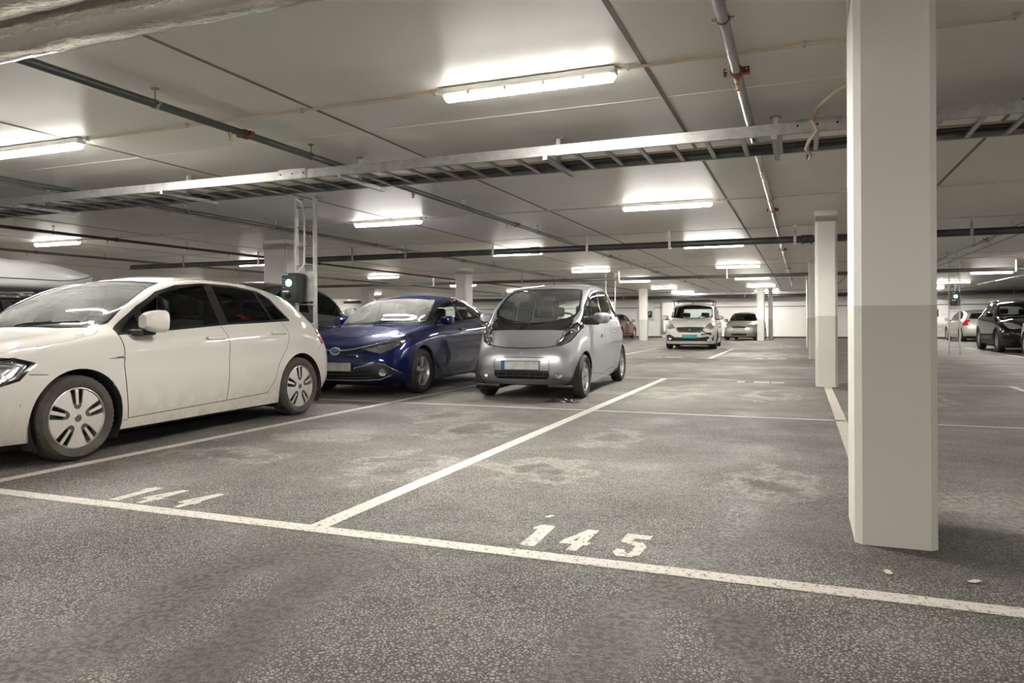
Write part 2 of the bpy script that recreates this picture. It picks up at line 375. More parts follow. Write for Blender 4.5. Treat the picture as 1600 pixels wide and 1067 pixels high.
# slab joints in the ceiling
n = 1
for x in (-.95, -3.56, -6.2, -8.85, -11.5, -14.1, 1.59, 4.0, 6.6, -16.8, -19.4):
    struct('trim_%d' % n, MB().box((x - .015, Y0, CE - .004), (x + .015, Y1, CE + .01), M['joint'])); n += 1
for y in (5.56, 14.0, 21.5, 30.2):
    struct('trim_%d' % n, MB().box((X0, y - .005, CE - .003), (X1, y + .005, CE + .01), M['joint_white'] if y < 10 else M['joint'])); n += 1
struct('trim_%d' % n, MB().box((X0, Y1 - .03, 1.80), (X1, Y1, 1.84), M['greypipe'])); n += 1
struct('baseboard_back', MB().box((X0, Y1 - .05, 0), (X1, Y1, .09), M['darkpipe']))
# wall pilasters seen beyond the silver car
def pilaster(x0, x1, y0, y1, m='column'):
    global n
    struct('trim_%d' % n, MB().box((x0, y0, 0), (x1, y1, CE), M[m])); n += 1
# ------------------------------------------------------------------ columns
def column(x0, x1, y0, y1, label, cap=True, bev=.035):
    poly = [(x0 + bev, y0), (x1 - bev, y0), (x1, y0 + bev), (x1, y1 - bev), (x1 - bev, y1), (x0 + bev, y1), (x0, y1 - bev), (x0, y0 + bev)]
    mb = MB().prism(poly, 0.0, CE - (.11 if cap else 0), M['column'], 'z')
    o = empty('concrete_column', ((x0 + x1) / 2, (y0 + y1) / 2, 0), label=label, cat='column', group='concrete columns of the parking hall')
    def off(mb_): mb_.v = [(a - (x0 + x1) / 2, b_ - (y0 + y1) / 2, c) for a, b_, c in mb_.v]; return mb_
    off(mb).build('shaft', o)
    if cap:
        c = MB().rbox((x0 - .008, y0 - .008, CE - .17), (x1 + .008, y1 + .008, CE), M['column'], .012)
        off(c).build('column_head', o)
    return o
column(.225, .560, 3.69, 4.23, 'huge nearest concrete column, white above and grey-beige below, standing at the right of the front line', cap=False, bev=.03)
column(.205, .515, 12.2, 12.75, 'second concrete column behind the nearest one, at the head of the beige stall line')
column(.185, .50, 20.9, 21.45, 'third concrete column in the right-hand row, peeking out left of the second')
column(.17, .49, 29.6, 30.2, 'narrow sliver of the fourth column in the right-hand row, farthest of its row')
column(-10.22, -9.65, 12.1, 12.75, 'wide white column rising behind the white hatchback and the green-lit charger')
column(-10.15, -9.78, 20.9, 21.45, 'white column rising behind the roof of the dark blue hatchback')
column(-10.15, -9.78, 29.6, 30.2, 'distant white column left of the one above the blue hatchback roof')
column(-19.3, -18.9, 12.1, 12.75, 'pale column at the far left behind the roof box')
column(-19.3, -18.9, 29.6, 30.2, 'pale distant column above the bonnet end of the dark car')
column(-7.92, -7.52, 38.2, 38.7, 'distant two-tone column right of the silver car, in front of the back wall', cap=False)
column(-2.06, -1.72, 38.6, 39.2, 'distant two-tone column just right of the beige-grey hatchback', cap=False)
column(-1.62, -1.42, 41.2, 41.6, 'thin white column tucked behind the one beside the beige-grey hatchback')
# ------------------------------------------------------------------ lamps
def make_lamp():
    o = empty('ceiling_lamp')
    w = .635
    MB().rbox((-w, -.048, -.06), (w, .048, -.002), M['white_plastic'], .015).build('lamp_housing', o)
    d = MB(); n_ = 8; prof = [(math.cos(PI * i / n_) * .046, -.058 - math.sin(PI * i / n_) * .042) for i in range(n_ + 1)]
    xs = [-w + .012, -w + .03, w - .03, w - .012]; sc = [.55, 1, 1, .55]; vs = []
    for x, s in zip(xs, sc):
        for (y, z) in prof: vs.append((x, y * s, -.058 + (z + .058) * s))
    k = len(prof); fs = [(i * k + j, i * k + j + 1, (i + 1) * k + j + 1, (i + 1) * k + j) for i in range(3) for j in range(k - 1)]
    fs += [tuple(range(k)), tuple(range(3 * k, 4 * k))]
    d.put(vs, fs, M['lamp'], True); d.build('lamp_diffuser', o)
    for x in (-.42, -.14, .14, .42):
        MB().box((x - .012, -.053, -.075), (x + .012, -.047, -.05), M['white_plastic']).build('clip', o)
        MB().box((x - .012, .047, -.075), (x + .012, .053, -.05), M['white_plastic']).build('clip', o)
    return o
proto = make_lamp(); first = True
RUNS = [('above the stall lane left of the pillars', -1.76), ('above the silver and blue cars', -6.29), ('above the far left bays', -13.98), ('at the right edge beyond the pillars', 6.1), ('in the far left depths of the hall', -23.0), ('along the farthest left of the hall', -31.5)]
ROWS = [4.76, 10.45, 16.35, 22.9, 29.6, 36.4, 42.6]
ORD = ['nearest', 'second', 'third', 'fourth', 'fifth', 'sixth', 'farthest']
for rn, rx in RUNS:
    for i, y in enumerate(ROWS):
        x = -6.68 if (rx == -6.29 and i == 0) else rx
        lb = '%s lit linear ceiling lamp of the row %s' % (ORD[i], rn)
        if first: proto.location = (x, y, CE); add(proto, lb, 'lamp', 'linear ceiling lamps'); first = False
        else: dup(proto, (x, y, CE), label=lb, cat='lamp', group='linear ceiling lamps')
for rx, ry in [(a, b) for a in (-1.76, -6.29, -13.98, 6.1) for b in (-1.3, -6.8)]:     # unseen fill lamps, added over the lane behind the viewer
    dup(proto, (rx, ry, CE), label='added unseen fill lamp over the driving lane before the numbered stalls', cat='lamp', group='added fill lamps')
# beige conduits linking the lamps
def conduit(xa, xb, y, label, z=CE - .022, r=.011):
    o = empty('cable_conduit', ((xa + xb) / 2, y, z), label=label, cat='conduit', group='beige lamp conduits')
    h = (xb - xa) / 2
    t = MB().tube([(-h, 0, 0), (h, 0, 0)], r, M['conduit'], 8); t.build('conduit_tube', o)
    if abs(y) < 12:
        k = int(2 * h / .85)
        for i in range(k):
            x = -h + .05 + i * (2 * h - .1) / max(1, k - 1)
            MB().box((x - .009, -r - .005, -r - .003), (x + .009, r + .005, .02), M['galv']).build('pipe_clip', o)
    return o
for i, y in enumerate(ROWS[:5]):
    nmx = ORD[i]
    x6 = -6.68 if i == 0 else -6.29
    conduit(x6 + .66, -1.76 - .66, y, 'beige conduit linking the two %s lamps across the stalls' % nmx)
    conduit(-1.76 + .66, 6.1 - .66, y, 'beige conduit running right past the pillars from the %s lamp' % nmx)
    conduit(-13.98 + .66, x6 - .66, y, 'beige conduit running left from the %s lamp above the parked cars' % nmx)
# ------------------------------------------------------------------ sprinkler pipes along the stalls
def sprinkler(x, z, r, m, ya, yb, label, coup, hang, heads, rod=True, cm='red'):
    o = empty('sprinkler_pipe', (x, ya, z), label=label, cat='pipe')
    MB().tube([(0, 0, 0), (0, yb - ya, 0)], r, M[m], 16).build('pipe_run', o)
    for y in coup:
        c = MB().lathe([(r, -.034), (r + .008, -.03), (r + .011, -.012), (r + .011, .012), (r + .008, .03), (r, .034)], M[cm], 16, 'y')
        c.v = [(a, b_ + y - ya, c_) for a, b_, c_ in c.v]
        for s in (-1, 1): c.box((s * (r + .012) - .016, y - ya - .022, -.02), (s * (r + .03) + .016 * s, y - ya + .022, .02), M[cm]); c.tube([(s * (r + .03), y - ya - .04, 0), (s * (r + .03), y - ya + .04, 0)], .007, M['steel'], 6)
        c.build('pipe_coupling', o)
    for y in hang:
        c = MB().lathe([(r + .001, -.014), (r + .006, -.014), (r + .006, .014), (r + .001, .014)], M['steel'], 16, 'y')
        c.v = [(a, b_ + y - ya, c_) for a, b_, c_ in c.v]
        for s in (-1, 1): c.box((s * r, y - ya - .014, -.006), (s * (r + .025), y - ya + .014, .006), M['steel'])
        c.tube([(0, y - ya, r), (0, y - ya, CE - z)], .005, M['steel'], 6); c.box((-.02, y - ya - .02, CE - z - .012), (.02, y - ya + .02, CE - z), M['steel'])
        c.build('pipe_hanger', o)
    for y in heads:
        c = MB().tube([(0, y - ya, -r + .004), (0, y - ya, -r - .03)], .014, M['brass'], 8).tube([(0, y - ya, -r - .03), (0, y - ya, -r - .055)], [.006, .006], M['brass'], 6)
        c.lathe([(.004, -r - .058), (.02, -r - .056), (.02, -r - .060), (.004, -r - .062)], M['brass'], 8, 'z'); c.v = c.v[:-32] + [(a, b_ + y - ya, c_) for a, b_, c_ in c.v[-32:]]
        c.build('sprinkler_head', o)
    return o
ys = lambda a, s, n_: [(a + s * i) for i in range(n_)]
q_ = 1.055
def spr(x, r, m, ya, label, coup, hang, heads, cm='red'): sprinkler(x, 2.585, r, m, ya, 38, label, [c * q_ for c in coup], [c * q_ for c in hang], [c * q_ for c in heads], cm=cm)
spr(-.372, .032, 'steel', 1.2, 'bright steel sprinkler pipe with red couplings running down the hall left of the pillars', ys(4.57, 5.9, 6), ys(3.75, 2.9, 12), ys(4.66, 2.95, 11))
spr(-4.29, .030, 'greypipe', 2.4, 'long grey sprinkler pipe with a red coupling crossing over the blue car stalls', [4.62, 10.5, 16.4, 22.3, 28], [3.75, 5.45, 8.6, 11.5, 14.5, 17.5, 20.5], ys(4.45, 2.85, 10))
spr(-8.02, .028, 'greypipe', 2.4, 'thin grey sprinkler pipe passing behind the charger ladder', [10.2, 16.1, 22], [7.5, 9.3, 12.2, 15.1, 18], ys(7.2, 2.95, 9))
spr(-11.95, .028, 'greypipe', 2.4, 'dark sprinkler pipe left of the charger ladder with a red coupling', [9.6, 15.5, 21.4], [8.4, 11.2, 14.1, 17], ys(9.4, 2.95, 8))
spr(-15.6, .028, 'greypipe', 2.4, 'farthest left sprinkler pipe passing above the roof box', [10.6, 16.4, 22.3], [9.3, 12.2, 15.1, 18], ys(10.4, 2.95, 8))
spr(3.40, .032, 'steel', 1.2, 'steel sprinkler pipe visible right of the nearest column', [15.9, 21.7, 27.5], [14.2, 17, 20, 23], ys(15.8, 2.95, 6), cm='darkpipe')
spr(7.3, .032, 'steel', 1.2, 'distant steel sprinkler pipe near the right edge above the black car', [27.6, 33], [25, 29], ys(24, 2.95, 4), cm='darkpipe')
# ------------------------------------------------------------------ drain pipes across the hall
def drain(y, z, r, label, xa, xb, hang, coup, m='darkpipe'):
    o = empty('drain_pipe', (xa, y, z), label=label, cat='pipe')
    MB().tube([(0, 0, 0), (xb - xa, 0, 0)], r, M[m], 18).build('pipe_run', o)
    for x in coup:
        c = MB().lathe([(r, -.10), (r + .012, -.095), (r + .012, .095), (r, .10)], M[m], 18, 'x'); c.v = [(a + x - xa, b_, c_) for a, b_, c_ in c.v]
        for s in (-.07, .07): c.box((x - xa + s - .012, -.02, -r - .035), (x - xa + s + .012, .02, -r), M[m])
        c.build('pipe_coupling', o)
    for x in hang:
        c = MB().box((x - xa - .022, -r - .012, -r - .03), (x - xa + .022, -r - .006, CE - z), M['galv'])
        zz = -r
        while zz < CE - z - .05: c.box((x - xa - .006, -r - .0135, zz), (x - xa + .006, -r - .0115, zz + .025), M['seam']); zz += .05
        c.lathe([(r + .001, -.015), (r + .006, -.015), (r + .006, .015), (r + .001, .015)], M['steel'], 16, 'x'); c.v = c.v[:-64] + [(a + x - xa, b_, c_) for a, b_, c_ in c.v[-64:]]
        c.build('pipe_hanger', o)
    return o
drain(14.0, 2.455, .062, 'thick dark iron drain pipe crossing the whole hall on perforated hangers', -16, 12, [-14.2, -11.9, -9.3, -7.95, -5.9, -3.9, -2.3, -.1, 2.6], [-10.9, -5.0, .1])
drain(24.4, 2.44, .05, 'thinner dark drain pipe crossing the hall behind the thick one', -20, 14, [-12.7, -9.2, -5.7, -2.2, 5.6], [-3.0], m='greypipe')
drain(43.9, 2.42, .09, 'wide dark pipe running along the top of the back wall', -30, 14, [-20, -10, -3, 4, 10], [3.0])
o = empty('ventilation_duct', (-8, 44.5, 2.55), label='grey ventilation duct running high along the back wall', cat='duct')
MB().box((-22, -.2, -.14), (20, .25, .1), M['galv']).build('duct_run', o)
# ------------------------------------------------------------------ cable tray
ty0, ty1, tz = 6.07, 6.80, 2.462
o = empty('cable_tray', (0, 6.43, tz), label='long galvanised ladder cable tray crossing the hall above the cars', cat='cable tray')
for (yy, s) in ((ty0 - 6.43, 1), (ty1 - 6.43, -1)):
    r_ = MB(); r_.box((-13, yy - .006, 0), (7, yy + .006, .085), M['galv']); r_.box((-13, yy, -.002), (7, yy + s * .03, .006), M['galv']); r_.box((-13, yy, .079), (7, yy + s * .03, .087), M['galv'])
    for zz in (.022, .043, .064): r_.box((-13, yy - .009, zz - .003), (7, yy - .005, zz + .003), M['galv'])
    r_.build('side_rail', o)
x = -12.9
while x < 7:
    MB().box((x - .018, ty0 - 6.43, .004), (x + .018, ty1 - 6.43, .009), M['galv']).box((x - .018, ty0 - 6.43, .009), (x - .013, ty1 - 6.43, .026), M['galv']).box((x + .013, ty0 - 6.43, .009), (x + .018, ty1 - 6.43, .026), M['galv']).build('rung', o); x += .277
for x in (-11, -8.75, -6.46, -4.17, -2.06, -.19, 2.1, 4.4):
    h = MB().box((x - .02, -.40, -.042), (x + .02, .42, -.002), M['galv']).box((x - .02, -.03, -.0), (x + .02, .005, CE - tz), M['galv']).box((x - .045, -.03, CE - tz - .012), (x + .045, .03, CE - tz), M['galv'])
    for k in range(16):
        for s in (-.009, .009): h.box((x + s - .003, -.37 + k * .048, -.0435), (x + s + .003, -.355 + k * .048, -.041), M['seam'])
    h.build('tray_hanger', o)
for x in (-10.2, -4.75, .12):
    h = MB().box((x - .17, ty0 - 6.43 - .014, .002), (x + .17, ty0 - 6.43 - .008, .098), M['galv'])
    for s in (-.14, 0, .14): h.lathe([(0, -.003), (.009, -.003), (.009, .0)], M['seam'], 8, 'y'); h.v = h.v[:-24] + [(a + x + s, b_ + ty0 - 6.43 - .014, c_ + .05) for a, b_, c_ in h.v[-24:]]
    h.build('splice_plate', o)
cab = [('black power cable lying along the back rail inside the cable tray', .30, .017, 'black'), ('second black cable lying beside the back rail in the cable tray', .26, .013, 'black'), ('dark grey cable lying a third of the way in from the tray back rail', .17, .012, 'greypipe'), ('pale grey cable lying in the middle of the cable tray', .04, .009, 'conduit'), ('black cable lying near the middle of the cable tray', .10, .014, 'black')]
for lb, yy, r, m in cab:
    pts = [(-12.8 + i * .66, 6.43 + yy + .012 * math.sin(i * 1.7 + yy * 40), tz + .026 + r) for i in range(30)]
    add(MB().tube(pts, r, M[m], 8).build('power_cable'), lb, 'cable')
# cable leaving the tray by the nearest column
pts = [(.40, 5.6, CE), (.25, 5.75, 2.67), (.12, 5.93, 2.60), (.08, 6.0, 2.53), (.12, 6.02, 2.46), (.06, 6.1, 2.40), (.04, 6.3, 2.385), (.08, 6.55, 2.38), (.06, 6.82, 2.39), (.06, 6.86, 2.46), (.06, 6.72, 2.50)]
add(MB().tube(pts, .014, M['conduit'], 8).build('power_cable'), 'beige cable looping over the tray just left of the nearest column', 'cable')
# ------------------------------------------------------------------ foil-wrapped ducts
def foil():
    m, nt, b = nm('crinkled_foil'); L = nt.links.new
    b.inputs['Metallic'].default_value = 1.; b.inputs['Roughness'].default_value = .13; b.inputs['Base Color'].default_value = (.80, .775, .73, 1)
    tc = N(nt, 'ShaderNodeTexCoord'); mp = N(nt, 'ShaderNodeMapping'); mp.inputs['Scale'].default_value = (5.0, 14, 14); L(tc.outputs['Object'], mp.inputs[0])
    n_ = N(nt, 'ShaderNodeTexNoise'); n_.inputs['Scale'].default_value = 3; n_.inputs['Detail'].default_value = 7; n_.inputs['Distortion'].default_value = 1.6; L(mp.outputs[0], n_.inputs['Vector'])
    v = N(nt, 'ShaderNodeTexVoronoi'); v.feature = 'DISTANCE_TO_EDGE'; v.inputs['Scale'].default_value = 2.2; L(mp.outputs[0], v.inputs['Vector'])
    a = N(nt, 'ShaderNodeMath', operation='ADD'); L(n_.outputs['Fac'], a.inputs[0]); L(v.outputs['Distance'], a.inputs[1])
    bp = N(nt, 'ShaderNodeBump'); bp.inputs['Strength'].default_value = .24; bp.inputs['Distance'].default_value = .010; L(a.outputs[0], bp.inputs['Height']); L(bp.outputs['Normal'], b.inputs['Normal'])
    return m
M['foil'] = foil()
def foilduct(y, z, r, xa, xb, label):
    o = empty('insulated_pipe', (xa, y, z), label=label, cat='pipe', group='foil-wrapped pipes')
    vs = []; n1, n2 = 150, 36
    for i in range(n1 + 1):
        for k in range(n2):
            t = 2 * PI * k / n2; rr = r + .0016 * math.sin(i * .9 + 3 * math.sin(t * 2 + i * .13)) + .0012 * math.sin(i * 2.3 + t * 5)
            vs.append(((xb - xa) * i / n1, rr * math.cos(t), rr * math.sin(t)))
    fs = [(i * n2 + k, i * n2 + (k + 1) % n2, (i + 1) * n2 + (k + 1) % n2, (i + 1) * n2 + k) for i in range(n1) for k in range(n2)]
    MB().put(vs, fs, M['foil'], True).build('foil_wrap', o)
    MB().tube([(xb - xa - .05, 0, 0), (xb - xa + .12, 0, 0)], r * .55, M['galv'], 14).build('pipe_end', o)
    for x in (1.2, 3.2, 5.0):
        MB().tube([(x, 0, r - .01), (x, 0, CE - z)], .006, M['steel'], 6).build('hanger_rod', o)
    return o
foilduct(2.45, 2.42, .105, -9, -.6, 'nearest foil-wrapped insulated pipe at top left, lower edge against the ceiling')
foilduct(2.16, 2.47, .115, -9, -.6, 'second foil-wrapped insulated pipe at the top left corner of the view')
# ------------------------------------------------------------------ charger ladders and chargers
M['chg'] = mat('charger_black_shell', (.022, .026, .027), .38)
M['chg_led'] = emit('green_status_light', (.10, .95, .42), 9.)
M['chg_core'] = emit('pale_status_core', (.55, 1., .75), 2.2)
M['chg_blue'] = mat('pale_blue_sticker', (.28, .45, .62), .5)
M['chg_lab'] = mat('white_label', (.7, .7, .68), .5)
def charger_ladder(x0, x1, y, label, z0=0., foot=True):
    o = empty('cable_ladder', ((x0 + x1) / 2, y, 0), label=label, cat='ladder', group='charger ladders')
    h = (x1 - x0) / 2
    for s in (-1, 1):
        MB().box((s * h - .014, -.03, z0), (s * h + .014, .03, CE), M['galv']).box((s * h - .03, -.02, CE - .02), (s * h + .06, .08, CE), M['galv']).build('ladder_rail', o)
    z = z0 + .22
    while z < CE - .1: MB().tube([(-h, 0, z), (h, 0, z)], .009, M['galv'], 8).build('ladder_rung', o); z += .26
    MB().box((-h - .02, -.05, 1.30), (h + .02, -.035, 1.70), M['galv']).build('mounting_plate', o)
    return o
def charger(x, y, z, label, rz=0., lit=True, led='chg_led'):
    o = empty('charging_station', (x, y, z), rz, label=label, cat='charger', group='wall chargers')
    w, hh, d = .13, .197, .075
    prof = [(-w * .80, -hh), (w * .80, -hh), (w * .93, -hh * .6), (w, hh * .8), (w * .9, hh), (-w * .9, hh), (-w, hh * .8), (-w * .93, -hh * .6)]
    b = MB(); n_ = len(prof); rings = [(1., d), (1., -d * .55), (.95, -d * .85), (.86, -d)]; vs = []
    for s, yy in rings: vs += [(a * s, yy, c * s) for a, c in prof]
    fs = [(i * n_ + k, i * n_ + (k + 1) % n_, (i + 1) * n_ + (k + 1) % n_, (i + 1) * n_ + k) for i in range(3) for k in range(n_)] + [tuple(range(n_)), tuple(range(3 * n_, 4 * n_))]
    b.put(vs, fs, M['chg']); b.build('charger_housing', o)
    R = MB().lathe([(.030, -d - .002), (.040, -d - .006), (.047, -d - .002)], M[led] if lit else M['chg_lab'], 24, 'y'); R.v = [(a, b_, c + .065) for a, b_, c in R.v]; R.build('status_light', o)
    R = MB().lathe([(0, -d - .003), (.028, -d - .003)], M['chg_core'] if lit else M['chg_lab'], 20, 'y'); R.v = [(a, b_, c + .065) for a, b_, c in R.v]; R.build('light_core', o)
    MB().tube([(0, -d + .01, -.10), (0, -d - .03, -.115)], .034, M['gloss_black'], 16).build('plug_socket', o)
    MB().box((-w * .78, -d * .99, hh * .78), (-.01, -d * .9, hh * .95), M['chg_blue']).build('sticker', o)
    MB().box((-w * .74, -d - .003, -.055), (.0, -d * .9, -.035), M['chg_lab']).build('sticker', o)
    for k in range(4): MB().box((-w * .74, -d - .002, .11 - k * .035), (-w * .42, -d * .9, .114 - k * .035), M['chg_lab']).build('sticker', o)
    return o
charger_ladder(-6.33, -6.03, 8.16, 'galvanised ladder carrying the green-lit charger behind the white hatchback')
charger(-6.26, 7.98, 1.475, 'black charger with glowing green ring above the tail of the white hatchback')
add(MB().tube([(-6.28, 8.10, CE - .03), (-6.20, 8.10, 2.62), (-6.16, 8.10, 2.45), (-6.155, 8.10, 2.1), (-6.16, 8.10, 1.8), (-6.20, 8.08, 1.73), (-6.22, 8.0, 1.67)], .012, M['white_plastic'], 8).build('charger_cable'), 'white cable hanging in the ladder down to the green-lit charger', 'cable')
charger_ladder(3.99, 4.26, 24.5, 'distant ladder carrying a charger right of the nearest column')
charger(4.125, 24.36, 1.62, 'distant black charger with green ring right of the nearest column')
add(MB().tube([(4.13, 24.4, 2.3), (4.13, 24.4, 1.8)], .012, M['white_plastic'], 6).build('charger_cable'), 'thin cable above the distant charger right of the column', 'cable')
charger_ladder(-6.47, -6.14, 25.6, 'distant ladder rising behind the roof of the silver car')
charger(6.55, 43.9, 1.37, 'small far green-lit charger on the back wall beside the nearest column')
charger(-8.6, 44.85, 1.42, 'small far black charger with white light on the back wall left of the van', lit=False)
add(MB().box((-8.82, 44.93, 1.05), (-8.36, 44.98, 2.35), M['chg_lab']).build('mounting_board'), 'pale board on the back wall behind the small far charger', 'board')
add(MB().rbox((-7.75, 44.6, .35), (-7.30, 44.95, 1.05), M['white_plastic'], .02).build('electrical_cabinet'), 'small pale cabinet on the back wall at the left of the white van', 'cabinet')
pilaster(-13.2, -12.4, 44.6, 45); pilaster(-7.85, -6.6, 44.75, 45)
# ------------------------------------------------------------------ painted markings
def strip(x0, y0, x1, y1, w, label, name='floor_line', z=.002):
    d = Vector((x1 - x0, y1 - y0)); n_ = Vector((-d.y, d.x)).normalized() * w / 2; k = max(2, int(d.length / .12)); L_ = []; R_ = []
    rnd = random.Random(hash(label) % 999 if False else len(label))
    for i in range(k + 1):
        p = Vector((x0, y0)) + d * i / k; a = rnd.uniform(-.003, .003); b_ = rnd.uniform(-.003, .003)
        L_.append((p.x + n_.x * (1 + a / w), p.y + n_.y * (1 + a / w), z)); R_.append((p.x - n_.x * (1 + b_ / w), p.y - n_.y * (1 + b_ / w), z))
    vs = L_ + R_; fs = [(i, i + 1, k + 2 + i, k + 1 + i) for i in range(k)]
    o = MB().put(vs, fs, M['line']).build(name); return add(o, label, 'floor marking', 'painted parking lines')
strip(-12, 3.02, 7, 3.02, .10, 'broad white line across the foreground in front of the two numbered stalls')
strip(-12, 8.14, 7, 8.14, .06, 'thin white line across the stalls between the front and rear parking rows')
strip(-12, 13.12, 12, 13.12, .06, 'thin white line at the head of the rear row behind the silver car')
strip(-2.25, 3.07, -2.25, 13.12, .105, 'long white stall line between stall 144 and stall 145 passing right of the silver car')
strip(-4.85, 3.07, -4.85, 13.12, .105, 'white stall line beside the white hatchback running on between the blue and silver cars')
strip(.37, 4.24, .37, 12.2, .105, 'cream stall line running from the nearest column to the second column')
strip(2.95, 3.07, 2.95, 13.12, .105, 'white stall line at the right edge beyond the nearest column')
strip(-7.5, 3.07, -7.5, 13.12, .105, 'stall line on the far side of the white and blue hatchbacks')
for y, w in ((20.25, .06), (25.4, .05), (30.6, .05)):
    strip(-14, y, 12, y, w, 'distant thin white cross line at %s' % ('the near edge of the rear block of stalls' if y < 22 else 'the middle of the rear block of stalls' if y < 26 else 'the far edge of the rear block of stalls'))
for x, lb in ((-2.3, 'distant stall line at the right side of the white van'), (-5.0, 'distant stall line at the left side of the white van'), (2.9, 'distant stall line before the far charger ladder'), (5.5, 'distant stall line beside the black car')):
    strip(x, 20.3, x, 27.6 if x < 0 else 30.6, .105, lb)
strip(-9.2, 38.0, -9.2, 43, .1, 'farthest white stall line below the back-wall charger')
DG = {'1': [[(.08, .0), (.50, .0), (.44, 1.), (.04, 1.)], [(.04, 1.), (-.12, .84), (-.08, .74), (.05, .79)]],
      '4': [[(.34, .0), (.62, .0), (.66, .26), (.78, .26), (.80, .42), (.68, .42), (.72, 1.), (.40, 1.), (.0, .40), (.0, .26), (.36, .26)]],
      '5': [[(.0, .60), (.0, 1.), (.72, 1.), (.72, .80), (.30, .80), (.28, .66), (.58, .66), (.74, .50), (.72, .14), (.54, .0), (.14, .0), (.0, .14), (.02, .28), (.26, .28), (.30, .18), (.44, .18), (.46, .46), (.38, .50)]]}
HOLE4 = [(.38, .42), (.40, .64), (.26, .42)]
def digits(txt, x, y, h, w, gap, label, shear=0.):
    o = empty('stall_number', (x, y, .002), label=label, cat='floor marking')
    from mathutils.geometry import tessellate_polygon
    for i, ch in enumerate(txt):
        b = MB()
        for poly in DG[ch]:
            out = [Vector((gap[i] + a * w, c * h, 0)) for a, c in poly]; loops = [out]
            if ch == '4': loops.append([Vector((gap[i] + a * w, c * h, 0)) for a, c in HOLE4])
            al = [p for l in loops for p in l]
            fs = []
            for t in tessellate_polygon(loops):
                p, q, r = (al[k] for k in t); fs.append(t if (q - p).cross(r - p).z > 0 else t[::-1])
            b.put(al, fs, M['line'])
        b.build('digit', o)
    return o
digits('145', -1.215, 3.135, .345, .17, (0, .175, .435), 'white stencilled stall number 145 beside the front line')
digits('144', -3.745, 3.10, .335, .165, (0, .165, .44), 'white stencilled stall number 144 behind the front line at the left')
for x, y, lb in ((-1.0, 12.6, 'small distant stall number behind the silver car'), (-3.8, 20.6, 'distant stall number before the white van'), (-1.1, 20.6, 'distant stall number right of the white van stall'), (-.8, 29.9, 'faint far stall number right of the white van')):
    o = empty('stall_number', (x, y, .002), label=lb, cat='floor marking')
    for i, sh in enumerate(((.12, .34), (.24, .34), (.2, .34))):
        MB().put([(i * .27, 0, 0), (i * .27 + sh[0], 0, 0), (i * .27 + sh[0], sh[1], 0), (i * .27, sh[1], 0)], [(0, 1, 2, 3)], M['line']).build('digit', o)
# black rag by the silver car's wheel
bm = bmesh.new(); bmesh.ops.create_grid(bm, x_segments=28, y_segments=12, size=.5)
for v in bm.verts:
    x, y = v.co.x, v.co.y; e = max(0, 1 - (abs(x) * 2) ** 4) * max(0, 1 - (abs(y) * 2) ** 4)
    v.co = Vector((x * .42 + .02 * math.sin(y * 9), y * .16 + .02 * math.sin(x * 14), .004 + e * (.018 + .016 * math.sin(x * 31 + y * 12) + .012 * math.sin(y * 37 - x * 17))))
me = bpy.data.meshes.new('rag'); bm.to_mesh(me); bm.free(); me.materials.append(M['black']); me.polygons.foreach_set('use_smooth', [True] * len(me.polygons))
o = bpy.data.objects.new('crumpled_cloth', me); C.objects.link(o); o.location = (-2.80, 8.85, .002); add(o, 'crumpled black cloth lying on the asphalt in front of the silver car wheel', 'cloth')

for x, y, r_, lb in ((.62, 3.30, .5, 'small dry leaf lying right of the nearest column foot'), (.32, 3.30, 1.9, 'small pale leaf scrap in front of the nearest column foot'), (-1.22, 3.62, .9, 'tiny white paint chip above the digit one of stall 145')):
    b = MB(); vs = [(0, 0, .004)]; n_ = 10
    for k in range(n_): a = 2 * PI * k / n_; vs.append((.032 * math.cos(a), .014 * math.sin(a), .002 + .006 * abs(math.sin(a * 1.5))))
    b.put(vs, [(0, 1 + k, 1 + (k + 1) % n_) for k in range(n_)], M['conduit'], True); o = b.build('dry_leaf' if 'leaf' in lb else 'paint_chip'); o.location = (x, y, .003); o.rotation_euler = (0, 0, r_); add(o, lb, 'leaf' if 'leaf' in lb else 'chip')
# ------------------------------------------------------------------ car bodies
def spline(P, nseg):
    """interpolating spline down axis 0 of P (n, m, 3) with chord-length tangents"""
    P = np.asarray(P, float); n_ = len(P)
    h = np.linalg.norm(np.diff(P, axis=0), axis=2, keepdims=True) + 1e-5
    d = np.diff(P, axis=0) / h; T = np.zeros_like(P)
    T[1:-1] = (d[:-1] * h[1:] + d[1:] * h[:-1]) / (h[:-1] + h[1:]); T[0] = d[0] * 1.5 - T[1] * .5; T[-1] = d[-1] * 1.5 - T[-2] * .5
    out = []
    for i in range(n_ - 1):
        for k in range(nseg):
            t = k / nseg; a = 2 * t**3 - 3 * t**2 + 1; b = t**3 - 2 * t**2 + t; c = -2 * t**3 + 3 * t**2; e = t**3 - t**2
            out.append(a * P[i] + b * h[i] * T[i] + c * P[i + 1] + e * h[i] * T[i + 1])
    out.append(P[-1]); return np.array(out)
